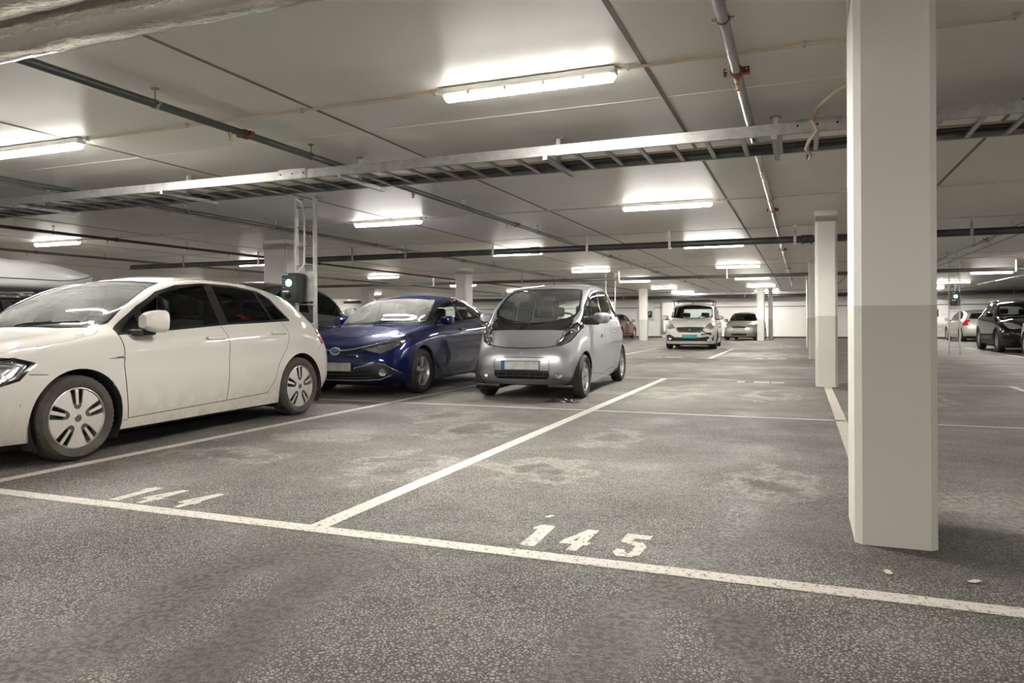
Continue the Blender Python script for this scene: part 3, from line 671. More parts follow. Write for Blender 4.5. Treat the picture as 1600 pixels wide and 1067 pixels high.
def hull(T, ns=7, nr=4):
    """T: stations x 8 key rows -> dense half-body grid"""
    T = np.array(T, float); S = []
    for st in T:
        r0, r1, r2, r3, r4, r5, r7, r10 = st
        m6 = (r5 + r7) / 2; d = r7 - r5; nl = math.hypot(d[0], d[2]) + 1e-6
        bul = .012 if st[2][0] > .3 else 0.
        m6 = m6 + np.array([d[2] / nl, 0, -d[0] / nl]) * bul * (1 if d[2] > .1 else 0)
        def cr(t): return np.array([r7[0] * (1 - t) + r10[0] * t, r7[1] + (r10[1] - r7[1]) * math.sin(t * PI / 2), r7[2] + (r10[2] - r7[2]) * math.sin(t * PI / 2)])
        S.append([r0, r1, r2, r3, r4, r5, m6, r7, cr(.22), cr(.6), r10])
    G = spline(np.array(S), ns); G = spline(G.transpose(1, 0, 2), nr)       # rows x stations
    G[:, 0, 0] = 0; G[:, -1, 0] = 0; G[-1, :, 0] = 0; G[:, :, 0] = np.maximum(G[:, :, 0], 0)
    return G
AX = {'side': (1, 2), 'front': (0, 2), 'top': (0, 1)}
def inside(p, poly):
    x, y = p; c = False; j = len(poly) - 1
    for i in range(len(poly)):
        xi, yi = poly[i]; xj, yj = poly[j]
        if (yi > y) != (yj > y) and x < (xj - xi) * (y - yi) / (yj - yi) + xi: c = not c
        j = i
    return c
def cut(bm, poly, view, ok, closed=True):
    a, b = AX[view]; n_ = len(poly)
    for i in range(n_ if closed else n_ - 1):
        p, q = poly[i], poly[(i + 1) % n_]
        if math.hypot(q[0] - p[0], q[1] - p[1]) < 1e-5: continue
        lo = (min(p[0], q[0]) - .001, min(p[1], q[1]) - .001); hi = (max(p[0], q[0]) + .001, max(p[1], q[1]) + .001)
        fs = []
        for f in bm.faces:
            vs = f.verts; us = [v.co[a] for v in vs]
            if max(us) < lo[0] or min(us) > hi[0]: continue
            ws = [v.co[b] for v in vs]
            if max(ws) < lo[1] or min(ws) > hi[1]: continue
            if ok(f): fs.append(f)
        if not fs: continue
        no = Vector((0, 0, 0)); no[a] = q[1] - p[1]; no[b] = -(q[0] - p[0]); no.normalize()
        cop = Vector((0, 0, 0)); cop[a] = p[0]; cop[b] = p[1]
        es = {e for f in fs for e in f.edges}; vs = {v for f in fs for v in f.verts}
        bmesh.ops.bisect_plane(bm, geom=list(fs) + list(es) + list(vs), plane_co=cop, plane_no=no, dist=1e-5)
def circle(cx, cz, r, n_=26, a0=-12, a1=192, close_z=None):
    pts = [(cx + r * .93, .02)] + [(cx + r * math.cos(math.radians(a0 + (a1 - a0) * i / n_)), cz + r * math.sin(math.radians(a0 + (a1 - a0) * i / n_))) for i in range(n_ + 1)] + [(cx - r * .93, .02)]
    return pts
def seamquads(pl, w=.006):
    out = []
    for p, q in zip(pl[:-1], pl[1:]):
        d = Vector((q[0] - p[0], q[1] - p[1])); l = d.length
        if l < 1e-4: continue
        d /= l; n_ = Vector((-d.y, d.x)) * w / 2; e = d * w * .3
        out.append([(p[0] - e.x + n_.x, p[1] - e.y + n_.y), (q[0] + e.x + n_.x, q[1] + e.y + n_.y), (q[0] + e.x - n_.x, q[1] + e.y - n_.y), (p[0] - e.x - n_.x, p[1] - e.y - n_.y)])
    return out
OKV = {'side': lambda f: f.normal.x > .35 or (abs(f.normal.x) > .2 and abs(f.normal.y) < .75), 'front': lambda f: f.normal.y < -.12 or f.calc_center_median().y < .5,
       'top': lambda f: f.normal.z > .22 and f.calc_center_median().z > .6, 'rear': lambda f: f.normal.y > .12}
def make_body(root, sp):
    """cut the hull into panels and link them as parts of root"""
    G = hull(sp['T'], sp.get('ns', 7), sp.get('nr', 4)); R, S, _ = G.shape
    bm = bmesh.new(); V = [[bm.verts.new(G[i, j]) for j in range(S)] for i in range(R)]
    for i in range(R - 1):
        for j in range(S - 1):
            try: bm.faces.new((V[i][j], V[i][j + 1], V[i + 1][j + 1], V[i + 1][j]))
            except ValueError: pass
    bmesh.ops.remove_doubles(bm, verts=bm.verts[:], dist=2e-4)
    bmesh.ops.dissolve_degenerate(bm, edges=bm.edges[:], dist=1e-4)
    bm.normal_update()
    # orient outwards
    sgn = sum(f.calc_area() * (1 if (f.normal.x * .6 + f.normal.z * (1 if f.calc_center_median().z > .9 else 0)) > 0 else -1) for f in bm.faces)
    if sgn < 0:
        for f in bm.faces: f.normal_flip()
    bm.normal_update()
    ref = bm.copy(); ref.verts.ensure_lookup_table(); ref.faces.ensure_lookup_table(); bmesh.ops.triangulate(ref, faces=ref.faces[:]); ref.normal_update()
    # keep centre-line normals in the mirror plane
    VN = [v.normal.copy() for v in ref.verts]
    for i, v in enumerate(ref.verts):
        if v.co.x < 1e-4: n2 = VN[i]; n2.x = 0; VN[i] = n2.normalized()
    ref.faces.ensure_lookup_table(); FV = [[v.index for v in f.verts] for f in ref.faces]; RC = [v.co.copy() for v in ref.verts]
    bvh = BVHTree.FromBMesh(ref)
    def nrm(p):
        loc, no, idx, d = bvh.find_nearest(p)
        if idx is None: return Vector((0, 0, 1))
        a, b, c = FV[idx]; A, B, D = RC[a], RC[b], RC[c]
        v0, v1, v2 = B - A, D - A, loc - A; d00, d01, d11, d20, d21 = v0.dot(v0), v0.dot(v1), v1.dot(v1), v2.dot(v0), v2.dot(v1)
        den = d00 * d11 - d01 * d01
        if abs(den) < 1e-14: return no
        v = (d11 * d20 - d01 * d21) / den; w_ = (d00 * d21 - d01 * d20) / den
        return (VN[a] * (1 - v - w_) + VN[b] * v + VN[c] * w_).normalized()
    lay = bm.faces.layers.int.new('pid')
    panels = []
    for s_ in sorted(sp['panels'], key=lambda q: 1 if q[0] is None else 0):
        if s_[0] == 'seam':
            for q in seamquads(s_[2], s_[3] if len(s_) > 3 else .006): panels.append(dict(name=None, view=s_[1], poly=q, mat='seam', keep=True, lim=None))
        else:
            nme, view, poly, mt, off = s_[:5]; panels.append(dict(name=nme, view=view, poly=poly, mat=mt, off=off, keep=False, lim=s_[5] if len(s_) > 5 else None))
    okf = {'side': OKV['side'], 'front': lambda f: f.normal.y < -.10, 'top': OKV['top'], 'rear': OKV['rear']}
    for i, p in enumerate(panels):
        vw = 'front' if p['view'] == 'rear' else p['view']; base = okf[p['view']]
        lim = p['lim']; ok = (lambda f, base=base, lim=lim: base(f) and (lim is None or lim(f.calc_center_median())))
        cut(bm, p['poly'], vw, ok); bm.normal_update()
        a, b = AX[vw]; xs = [q[0] for q in p['poly']]; ys_ = [q[1] for q in p['poly']]
        for f in bm.faces:
            c = f.calc_center_median()
            if min(xs) <= c[a] <= max(xs) and min(ys_) <= c[b] <= max(ys_) and ok(f) and inside((c[a], c[b]), p['poly']):
                if p['mat'] == 'seam' and f[lay] and not panels[f[lay] - 1]['mat'] in (sp['paint'], None): continue
                f[lay] = i + 1
    groups = {}
    for f in bm.faces:
        pid = f[lay]; p = panels[pid - 1] if pid else None
        if p and p['mat'] is None: continue            # an opening
        key = (p['name'] if p and p['name'] else 'body'); groups.setdefault(key, []).append((f, p))
    out = {}
    for key, fl in groups.items():
        cross = any(v.co.x < 1e-4 for f, p in fl for v in f.verts)
        sides = ('both',) if (key == 'body' or cross) else (1, -1)
        for sd in sides:
            vs = []; fs = []; mi = []; mats = []; nn = []
            for s in ((1, -1) if sd == 'both' else (sd,)):
                idx = {}
                for f, p in fl:
                    off = (p or {}).get('off', 0) or 0; mt = M[p['mat']] if p else M[sp['paint']]
                    if mt not in mats: mats.append(mt)
                    ids = []
                    for v in f.verts:
                        if v not in idx:
                            n0 = nrm(v.co); q = v.co - n0 * off; idx[v] = len(vs); vs.append((q.x * s, q.y, q.z)); nn.append((n0.x * s, n0.y, n0.z))
                        ids.append(idx[v])
                    fs.append(ids if s == 1 else ids[::-1]); mi.append(mats.index(mt))
            me = bpy.data.meshes.new(key.split('#')[0]); me.from_pydata(vs, [], fs)
            for m in mats: me.materials.append(m)
            me.polygons.foreach_set('material_index', mi); me.polygons.foreach_set('use_smooth', [True] * len(fs)); me.update()
            me.normals_split_custom_set_from_vertices(nn)
            o = bpy.data.objects.new(key.split('#')[0], me); C.objects.link(o); o.parent = root
            out[(key, sd)] = o
    bm.free(); ref.free()
    sp['surf'] = bvh
    return out
def arch_ring(root, cy, cz, r, w, depth=.10, m='well'):
    """dark liner inside a wheel opening, both sides"""
    for s in (1, -1):
        mb = MB(); n_ = 26; vs = []
        for i in range(n_ + 1):
            a = math.radians(-32 + 244 * i / n_)
            for x, rr in ((w - .006, r), (w - .05, r + .004), (w - .30, r - .015)): vs.append((s * x, cy + rr * math.cos(a), cz + rr * math.sin(a)))
        fs = [(i * 3 + k, i * 3 + k + 1, i * 3 + k + 4, i * 3 + k + 3) for i in range(n_) for k in range(2)]
        fs2 = []
        mb.put(vs, fs, M[m], True)
        k = len(vs); mb.put([vs[i * 3 + 2] for i in range(n_ + 1)], [tuple(range(n_ + 1))], M[m])
        mb.build('wheel_arch', root)
def make_wheel(root, style, R=.316, W=.2, rr=.205, tyre='rubber', detail=True):
    """wheel prototype centred at the hub, outer face towards +x: rim mesh > tire, hub_cap, bolts"""
    h = W / 2
    rim = MB(); nseg = 60 if detail else 28
    rim.lathe([(rr + .004, h - .028), (rr + .004, h - .016), (rr - .006, h - .013), (rr - .010, h - .02), (rr - .022, h - .06), (rr - .03, -h + .03)], M['alloy'], nseg)
    D = h - .024
    dk = MB() if 0 else rim
    rim.lathe([(rr - .02, h - .085), (.05, h - .085)], M['well'], nseg)
    if style == 'disc':          # flat disc with five twin-slot windows
        bm = bmesh.new(); n_ = 72; rings = [.03, .06, .09, .115, .14, .165, .185, rr - .004]; vv = []
        for q in rings: vv.append([bm.verts.new((D + .010 * (1 - (q / rr) ** 2), q * math.cos(2 * PI * k / n_), q * math.sin(2 * PI * k / n_))) for k in range(n_)])
        for i in range(len(rings) - 1):
            for k in range(n_): bm.faces.new((vv[i][k], vv[i + 1][k], vv[i + 1][(k + 1) % n_], vv[i][(k + 1) % n_]))
        bm.normal_update(); okk = lambda f: True; lay = bm.faces.layers.int.new('p'); polys = []
        for j in range(5):
            a = PI / 2 + 2 * PI * j / 5
            def P(r_, t_): return (r_ * math.cos(a) - t_ * math.sin(a), r_ * math.sin(a) + t_ * math.cos(a))
            s_ = rr / .202
            polys.append((1, [P(.072 * s_, .026), P(.100 * s_, .037), P(.196 * s_, .056), P(.196 * s_, -.056), P(.100 * s_, -.037), P(.072 * s_, -.026), P(.060 * s_, -.012), P(.060 * s_, .012)]))
            for q in (1, -1): polys.append((2, [P(.094 * s_, .014 * q), P(.100 * s_, .030 * q), P(.186 * s_, .046 * q), P(.192 * s_, .016 * q)][::q]))
            polys.append((3, [P(.088 * s_, .010), P(.197 * s_, .0145), P(.197 * s_, -.0145), P(.088 * s_, -.010)]))
        for pid, poly in polys:
            cut(bm, poly, 'side', okk)
            for f in bm.faces:
                c = f.calc_center_median()
                if inside((c.y, c.z), poly): f[lay] = pid
        bmesh.ops.delete(bm, geom=[f for f in bm.faces if f[lay] == 2], context='FACES')
        bm.verts.index_update(); vs = [v.co.copy() for v in bm.verts]
        rim.put(vs, [[v.index for v in f.verts] for f in bm.faces if f[lay] in (0, 3)], M['alloy_flat'], False)
        rim.put([v - Vector((.004, 0, 0)) for v in vs], [[v.index for v in f.verts] for f in bm.faces if f[lay] == 1], M['alloy_dark'], False); bm.free()
    else:
        k = {'five': 5, 'twin': 5, 'star': 5, 'six': 6, 'ten': 10}[style]; wb, wt = {'five': (.030, .024), 'twin': (.022, .012), 'star': (.042, .036), 'six': (.024, .02), 'ten': (.016, .012)}[style]
        for j in range(k):
            a = PI / 2 + 2 * PI * j / k; mx = Matrix.Rotation(a, 4, 'X')
            offs = (0,) if style != 'twin' else (-.022, .022)
            for of in offs:
                r0, r1 = .035, rr - .006
                vs = [(D - .004, r0, -wb + of * .3), (D - .004, r0, wb + of * .3), (D + .004, r1, wt + of), (D + .004, r1, -wt + of), (D - .034, r0, -wb * 1.15 + of * .3), (D - .034, r0, wb * 1.15 + of * .3), (D - .030, r1, wt * 1.3 + of), (D - .030, r1, -wt * 1.3 + of)]
                rim.put([mx @ Vector(v) for v in vs], [(0, 3, 2, 1), (4, 5, 6, 7), (0, 1, 5, 4), (1, 2, 6, 5), (2, 3, 7, 6), (3, 0, 4, 7)], M['alloy'])
        rim.lathe([(.0, D - .001), (.050, D - .001), (.062, D - .012), (.062, D - .04)], M['alloy'], 24)
    ob = rim.build('wheel', root)
    # tyre
    t = MB(); n_ = 96 if detail else 32; vs = []
    prof = [(rr - .004, h - .022), (rr + .006, h - .008), (rr + .03, h + .003), ((rr + R) / 2 + .01, h + .006), (R - .028, h - .002), (R - .010, h - .016), (R - .001, h - .034), (R, h * .35), (R, -h * .35), (R - .001, -h + .034), (R - .010, -h + .016), (R - .03, -h), (rr, -h + .02)]
    for i, (r, x) in enumerate(prof):
        for k in range(n_):
            q = r
            if detail and 4 <= i <= 10:
                lug = (k % 2 == 0)
                if i in (5, 6, 9, 10) and lug: q = r - .007
                elif i in (7, 8) and (k % 4 in (0,)): q = r - .006
                if i == 4 and lug: q = r - .003
            a = 2 * PI * k / n_; vs.append((x, q * math.cos(a), q * math.sin(a)))
    fs = [(i * n_ + k, (i + 1) * n_ + k, (i + 1) * n_ + (k + 1) % n_, i * n_ + (k + 1) % n_) for i in range(len(prof) - 1) for k in range(n_)]
    t.put(vs, fs, M[tyre], True); t.build('tire', ob)
    c = MB().lathe([(0, D + .012), (.022, D + .011), (.029, D + .006), (.030, D - .004)], M['chrome'] if style != 'disc' else M['alloy'], 24)
    if style == 'disc':
        c.lathe([(.0, D + .0125), (.0225, D + .0120)], M['alloy_dark'], 24)
        for pl in ([(-.017, .012), (-.008, -.014), (0, .002), (.008, -.014), (.017, .012)], [(-.009, .019), (0, .004), (.009, .019)]):
            c.tube([(D + .0135, a, b) for a, b in pl], .0022, M['chrome'], 5)
    c.build('hub_cap', ob)
    if detail:
        for j in range(5):
            a = PI / 2 + 2 * PI * (j + (0 if style == 'disc' else .5)) / 5; b = MB().lathe([(0, D + .004), (.008, D + .004), (.009, D - .01), (.014, D - .011)], M['alloy_dark'], 8)
            b.v = [(x, y + .055 * math.cos(a), z + .055 * math.sin(a)) for x, y, z in b.v]; b.build('wheel_bolt', ob)
    return ob
def put_wheels(root, proto, pos):
    for i, (x, y, z, st) in enumerate(pos):
        o = proto if i == 0 else None
        if o is None:
            o = proto.copy(); C.objects.link(o); o.parent = root
            for ch in proto.children: c = ch.copy(); C.objects.link(c); c.parent = o
        o.location = (x, y, z); o.rotation_euler = (0, 0, (0 if x > 0 else PI) + st)
def cabin(root, w, y0, y1, zf, zr, hz, m='seat', wheel=True, mirror=True, rear=True, dash_z=.93, lhd=1):
    """seats, dashboard and steering wheel. y0 front seat squab centre, y1 rear bench, hz head height"""
    def seat(x, y, ww, name='seat'):
        b = MB().rbox((-ww, -.25, zf - .12), (ww, .27, zf + .06), M[m], .06)
        b.rbox((-ww, -.07, 0), (ww, .07, hz - zf - .16), M[m], .055, Matrix.Translation((0, .30, zf + .02)) @ Matrix.Rotation(-.32, 4, 'X'))
        o = b.build('seat', root, (x, y, 0))
        for k in ((0,) if name == 'seat' else (-.36, .36)):
            H_ = MB().rbox((k - .125, -.045, -.075), (k + .125, .045, .095), M[m], .04)
            for s in (-.05, .05): H_.tube([(k + s, 0, -.07), (k + s, -.01, -.16)], .006, M['steel'], 6)
            H_.v = [(a, b_ + .52, c + hz - .07) for a, b_, c in H_.v]
            H_.build('headrest', o)
        return o
    for s in (-1, 1): seat(s * w * .46, y0, .24)
    if rear: seat(0, y1, w * .80, 'bench')
    MB().rbox((-w * .92, y0 - .98, dash_z - .30), (w * .92, y0 - .55, dash_z), M['dash'], .06).build('dashboard', root)
    if wheel:
        o = MB(); pts = [(.185 * math.cos(2 * PI * i / 24), 0, .185 * math.sin(2 * PI * i / 24)) for i in range(25)]
        o.tube(pts, .014, M['black'], 8, False).box((-.17, -.01, -.02), (.17, .01, .02), M['black']).rbox((-.06, -.025, -.06), (.06, .02, .05), M['black'], .02).box((-.02, -.01, -.17), (.02, .01, 0), M['black'])
        mx = Matrix.Translation((lhd * w * .46, y0 - .44, dash_z - .02)) @ Matrix.Rotation(.45, 4, 'X'); o.v = [tuple(mx @ Vector(p)) for p in o.v]; o.build('steering_wheel', root)
    MB().box((-w * .9, y0 - 1.1, .28), (w * .9, y1 + .6, .34), M['lining']).build('cabin_floor', root)
def mirror(root, x, y, z, m, w=.24, h=.15, d=.13, arm=.09, glass_=True):
    for s in (1, -1):
        b = MB(); n_ = 16; rings = [(.0, .55), (.25, .86), (.6, 1.0), (.92, 1.0), (1., .95)]; vs = []
        for t, q in rings:
            for k in range(n_):
                a = 2 * PI * k / n_; ca, sa = math.cos(a), math.sin(a); e = .62
                px_ = math.copysign(abs(ca) ** e, ca) * w / 2 * q; pz = math.copysign(abs(sa) ** e, sa) * h / 2 * q * (1 + .12 * (px_ / w))
                vs.append((s * (x + w / 2 + px_ * 1.0 - .02), y + t * d - .02 * (px_ / w) * 2, z + pz))
        fs = [(i * n_ + k, i * n_ + (k + 1) % n_, (i + 1) * n_ + (k + 1) % n_, (i + 1) * n_ + k) for i in range(4) for k in range(n_)] + [tuple(range(n_))]
        b.put(vs, fs, M[m], True)
        o = b.build('wing_mirror', root)
        MB().put(vs[-n_:], [tuple(range(n_))], M['chrome']).build('mirror_glass', o)
        MB().rbox((s * (x - arm) if s > 0 else -(x + w * .35), y + .01, z - h * .62), (s * (x + w * .35) if s > 0 else -(x - arm), y + d * .75, z - h * .36), M['black'], .015).build('mirror_arm', o)
def handles(root, pts, m, w):
    """door handles: (l, z, x) on both sides"""
    for s in (1, -1):
        for (y, z, x) in pts:
            b = MB().rbox((min(s * (x + .012), s * (x + .036)), y - w / 2, z - .012), (max(s * (x + .012), s * (x + .036)), y + w / 2, z + .014), M[m], .01)
            b.rbox((min(s * (x - .01), s * (x + .02)), y - w / 2, z - .012), (max(s * (x - .01), s * (x + .02)), y - w / 2 + .03, z + .012), M[m], .005)
            b.rbox((min(s * (x - .01), s * (x + .02)), y + w / 2 - .03, z - .012), (max(s * (x - .01), s * (x + .02)), y + w / 2, z + .012), M[m], .005)
            b.build('door_handle', root)
def plate(root, y, z, w=.52, h=.11, blue=True, m='plate', x=0., tilt=0., frame=True):
    o = MB().box((x - w / 2, y - .004, z - h / 2), (x + w / 2, y, z + h / 2), M[m])
    if frame:
        for a, b in (((x - w / 2 - .008, z - h / 2 - .012), (x + w / 2 + .008, z - h / 2)), ((x - w / 2 - .008, z + h / 2), (x + w / 2 + .008, z + h / 2 + .006)), ((x - w / 2 - .008, z - h / 2), (x - w / 2, z + h / 2)), ((x + w / 2, z - h / 2), (x + w / 2 + .008, z + h / 2))):
            o.box((a[0], y - .008, a[1]), (b[0], y + .006, b[1]), M['black'])
    ob = o.build('number_plate', root)
    if blue: MB().box((x - w / 2, y - .0055, z - h / 2), (x - w / 2 + .04, y - .004, z + h / 2), M['plate_blue']).build('plate_band', ob)
    return ob
def torus_ell(mb, c, rx, rz, r, m, n_=28, tilt=0., axis='y'):
    pts = [(c[0] + rx * math.cos(2 * PI * i / n_), c[1], c[2] + rz * math.sin(2 * PI * i / n_)) for i in range(n_ + 1)]
    mb.tube(pts, r, M[m], 6, False); return mb
def foglamp(root, x, y, z, r=.045, s=1, ry=0.):
    b = MB().lathe([(r + .012, 0), (r + .010, -.012), (r, -.010)], M['chrome'], 20, 'y').lathe([(r, -.004), (r * .6, .004), (0, .012)], M['lampbowl'], 20, 'y')
    mx = Matrix.Translation((x, y, z)) @ Matrix.Rotation(ry, 4, 'Z'); b.v = [tuple(mx @ Vector(p)) for p in b.v]; return b.build('fog_lamp', root)
def underbody(root, w, l0, l1, z=.2):
    MB().box((-w, l0, z - .03), (w, l1, z + .10), M['well']).build('underbody', root)
# ---- body tables: rows 0..5, 7, 10 at fifteen stations from nose to tail, (half width, length, height)
def side(l, w, z0, z1, z2, z3, z4, z5):
    return [(w[0], l, z0), (w[1], l, z1), (w[2], l, z2), (w[3], l, z3), (w[4], l, z4), (w[5], l, z5)]
WS = (.855, .882, .892, .893)
HATCH = [
 [(0, .10, .19), (0, .02, .33), (0, 0, .48), (0, .02, .60), (0, .07, .70), (0, .12, .745), (0, .27, .815), (0, .60, .90)],
 [(.44, .12, .19), (.45, .045, .33), (.46, .03, .48), (.46, .045, .60), (.44, .10, .70), (.40, .16, .75), (.27, .32, .83), (0, .70, .92)],
 [(.73, .25, .19), (.755, .19, .33), (.765, .175, .48), (.76, .195, .60), (.725, .25, .715), (.67, .31, .775), (.46, .46, .86), (0, .80, .935)],
 [(.84, .50, .19), (.865, .48, .33), (.873, .475, .48), (.868, .48, .62), (.835, .50, .75), (.785, .54, .82), (.54, .64, .90), (0, .88, .95)],
 side(.86, (.86, .885, .892, .89, .865, .80), .18, .33, .5, .65, .80, .875) + [(.56, .92, .935), (0, .98, .968)],
 side(1.17, (*WS, .878, .815), .18, .33, .5, .66, .835, .925) + [(.60, 1.16, .985), (0, 1.07, .995)],
 side(1.5, (*WS, .882, .825), .18, .33, .5, .67, .865, .945) + [(.705, 1.48, 1.165), (0, 1.34, 1.165)],
 side(1.85, (*WS, .885, .828), .18, .33, .5, .67, .875, .955) + [(.645, 1.83, 1.34), (0, 1.70, 1.35)],
 side(2.15, (*WS, .886, .828), .18, .33, .5, .67, .885, .965) + [(.615, 2.15, 1.405), (0, 2.02, 1.44)],
 side(2.65, (*WS, .886, .825), .18, .33, .5, .68, .90, .98) + [(.60, 2.65, 1.415), (0, 2.6, 1.48)],
 side(3.15, (*WS, .882, .815), .18, .33, .5, .69, .92, 1.0) + [(.59, 3.12, 1.385), (0, 3.12, 1.462)],
 side(3.58, (.85, .875, .88, .88, .868, .795), .20, .34, .5, .69, .93, 1.02) + [(.565, 3.50, 1.315), (0, 3.50, 1.425)],
 [(.74, 4.06, .26), (.775, 4.10, .36), (.785, 4.11, .5), (.78, 4.10, .68), (.745, 4.02, .87), (.685, 3.94, 1.0), (.52, 3.72, 1.27), (0, 3.76, 1.40)],
 [(.42, 4.19, .26), (.44, 4.235, .36), (.44, 4.24, .5), (.44, 4.22, .68), (.43, 4.13, .87), (.41, 4.06, .99), (.33, 3.87, 1.28), (0, 3.86, 1.385)],
 [(0, 4.21, .26), (0, 4.255, .36), (0, 4.26, .5), (0, 4.24, .68), (0, 4.15, .87), (0, 4.08, .99), (0, 3.90, 1.28), (0, 3.90, 1.36)]]
def variant(T, sw=1., sl=1., sz=1., fz=None):
    return [[(w * sw, l * sl, (fz(z) if fz else z * sz)) for (w, l, z) in st] for st in T]
def arches(sp_, fy, ry, zc, r, w):
    out = []
    for y in (fy, ry): out.append((None, 'side', circle(y, zc, r), None, 0, lambda c: c.x > .45 and c.z < 1.0))
    return out
WD = lambda c: c.z > .9
def glazing(dlo, panes, ws_top, trim='gloss_black', glassm='glass', wsm=None, rear=None, wslim=None, glims=None):
    P = [('window_trim', 'side', dlo, trim, .002, WD)]
    for i, (pn, gm) in enumerate(panes): P.append(('side_window#%d' % i, 'side', pn, gm, .006, WD))
    P.append(('windshield_frame', 'top', ws_top[0], trim, .001, wslim))
    P.append(('windshield', 'top', ws_top[1], wsm or glassm, .004, wslim))
    if rear:
        P.append(('rear_window_frame', 'rear', rear[0], trim, .001, WD)); P.append(('rear_window', 'rear', rear[1], glassm, .004, WD))
    return P
def bowl(parts, root, m='lampbowl', d=.03):
    """reflector shell a little behind each clear headlamp lens"""
    for s in (1, -1):
        h = parts.get(('headlight', s))
        if not h: continue
        me = h.data.copy(); me.materials.clear(); me.materials.append(M[m])
        for v in me.vertices: v.co = v.co - v.normal * d
        o = bpy.data.objects.new('lamp_reflector', me); C.objects.link(o); o.parent = h
def place(root, ox, oy, yawd, ls=1., lz=1., ws=1.):
    root.location = (ox, oy, 0); root.rotation_euler = (0, 0, math.radians(yawd)); root.scale = (ws, ls, lz)
# ================================================================== white hatchback (nearest)
M['paint_white'] = paint('white_car_paint', (.58, .56, .52), 0, .4, dirt=1.1)
def golf():
    o = empty('hatchback_car', label='white electric hatchback cut by the left edge, parked nose towards the lane', cat='car')
    dlo = [(1.235, .925), (1.26, .975), (1.50, 1.165), (1.74, 1.295), (1.98, 1.365), (2.30, 1.397), (2.70, 1.395), (3.08, 1.350), (3.24, 1.275), (3.41, 1.055), (3.40, 1.035), (2.45, 1.0), (1.74, .955)]
    front = [(1.50, .975), (1.52, 1.135), (1.76, 1.268), (2.0, 1.335), (2.25, 1.372), (2.31, 1.372), (2.355, 1.008), (1.74, .972)]
    tri = [(1.28, .945), (1.455, 1.095), (1.45, .952)]
    rearp = [(2.42, 1.372), (2.70, 1.372), (3.00, 1.340), (3.11, 1.046), (2.48, 1.020)]
    qtr = [(3.045, 1.330), (3.11, 1.318), (3.21, 1.262), (3.375, 1.066), (3.15, 1.052)]
    sp = dict(T=HATCH, paint='paint_white', ns=8, nr=5)
    P = arches(sp, .86, 3.49, .316, .368, .89)
    P += [('sill_panel', 'side', [(1.17, .255), (3.18, .275), (3.18, .05), (1.17, .05)], 'paint_white', 0, lambda c: c.x > .6)]
    P += [('door#f', 'side', [(1.245, .925), (1.235, .69), (1.285, .262), (2.36, .285), (2.385, .50), (2.385, .80), (2.36, 1.0), (1.74, .96)], 'paint_white', 0, lambda c: c.x > .6),
          ('door#r', 'side', [(2.36, 1.0), (2.385, .80), (2.385, .50), (2.36, .285), (2.93, .30), (3.06, .44), (3.10, .58), (3.23, .74), (3.27, .90), (3.26, 1.04)], 'paint_white', 0, lambda c: c.x > .6)]
    P += [('bonnet', 'top', [(0, .10), (.42, .17), (.66, .36), (.755, .62), (.765, .90), (.735, 1.10), (.69, 1.175), (0, 1.03)], 'paint_white', 0, lambda c: c.y < 1.25)]
    P += [('seam', 'side', [(1.245, .925), (1.235, .69), (1.285, .262)], .008), ('seam', 'side', [(2.36, 1.0), (2.385, .80), (2.385, .50), (2.36, .285)], .007),
          ('seam', 'side', [(1.285, .262), (2.36, .285), (2.93, .30)], .006), ('seam', 'side', [(3.26, 1.04), (3.27, .90), (3.23, .74), (3.10, .58), (3.06, .44), (2.93, .30)], .006),
          ('seam', 'side', [(1.17, .245), (1.285, .25)], .004), ('seam', 'top', [(.42, .17), (.66, .36), (.755, .62), (.765, .90), (.735, 1.10), (.69, 1.175)], .006),
          ('seam', 'side', [(.50, .665), (.62, .655)], .005), ('seam', 'side', [(3.83, .70), (3.95, .82)], .004)]
    P += glazing(dlo, [(front, 'glass'), (tri, 'glass'), (rearp, 'glass_dark'), (qtr, 'glass_dark')],
                 ([(0, 1.06), (.35, 1.08), (.60, 1.16), (.675, 1.27), (.665, 1.42), (.55, 1.86), (.50, 1.95), (.3, 1.92), (0, 1.89)], [(0, 1.085), (.34, 1.105), (.585, 1.185), (.65, 1.285), (.645, 1.42), (.535, 1.84), (.49, 1.925), (.3, 1.895), (0, 1.865)]), wsm='glass_dusty',
                 rear=([(0, 1.03), (.60, 1.05), (.46, 1.31), (0, 1.33)], [(0, 1.05), (.57, 1.07), (.44, 1.29), (0, 1.31)]), wslim=lambda c: c.y < 2.1)
    P += [('headlight_surround', 'front', [(.40, .60), (.70, .578), (.86, .575), (.86, .76), (.70, .752), (.42, .715)], 'gloss_black', .0, lambda c: c.y < .27),
          ('headlight', 'front', [(.44, .615), (.70, .600), (.86, .600), (.86, .740), (.70, .735), (.45, .70)], 'lens', .004, lambda c: c.y < .27),
          ('headlight_surround', 'side', [(.20, .578), (.30, .585), (.44, .625), (.555, .745), (.45, .785), (.28, .775), (.20, .758)], 'gloss_black', .0, lambda c: c.y < .7 and c.x > .6),
          ('headlight', 'side', [(.20, .602), (.30, .605), (.43, .645), (.525, .742), (.44, .768), (.28, .758), (.20, .738)], 'lens', .004, lambda c: c.y < .7 and c.x > .6),
          ('tail_light', 'side', [(3.90, .775), (4.30, .775), (4.30, .935), (3.83, .935), (3.85, .86)], 'redlens', -.004, lambda c: c.y > 3.78)]
    P += [('grille', 'front', [(0, .62), (.30, .62), (.30, .66), (0, .66)], 'gloss_black', .0), ('lower_grille', 'front', [(0, .22), (.36, .22), (.42, .34), (0, .34)], 'black', .0),
          ('bumper_chin', 'side', [(.0, .10), (.60, .10), (.60, .26), (.0, .26)], 'paint_white', 0, lambda c: c.y < .6)]
    sp['panels'] = P
    parts = make_body(o, sp)
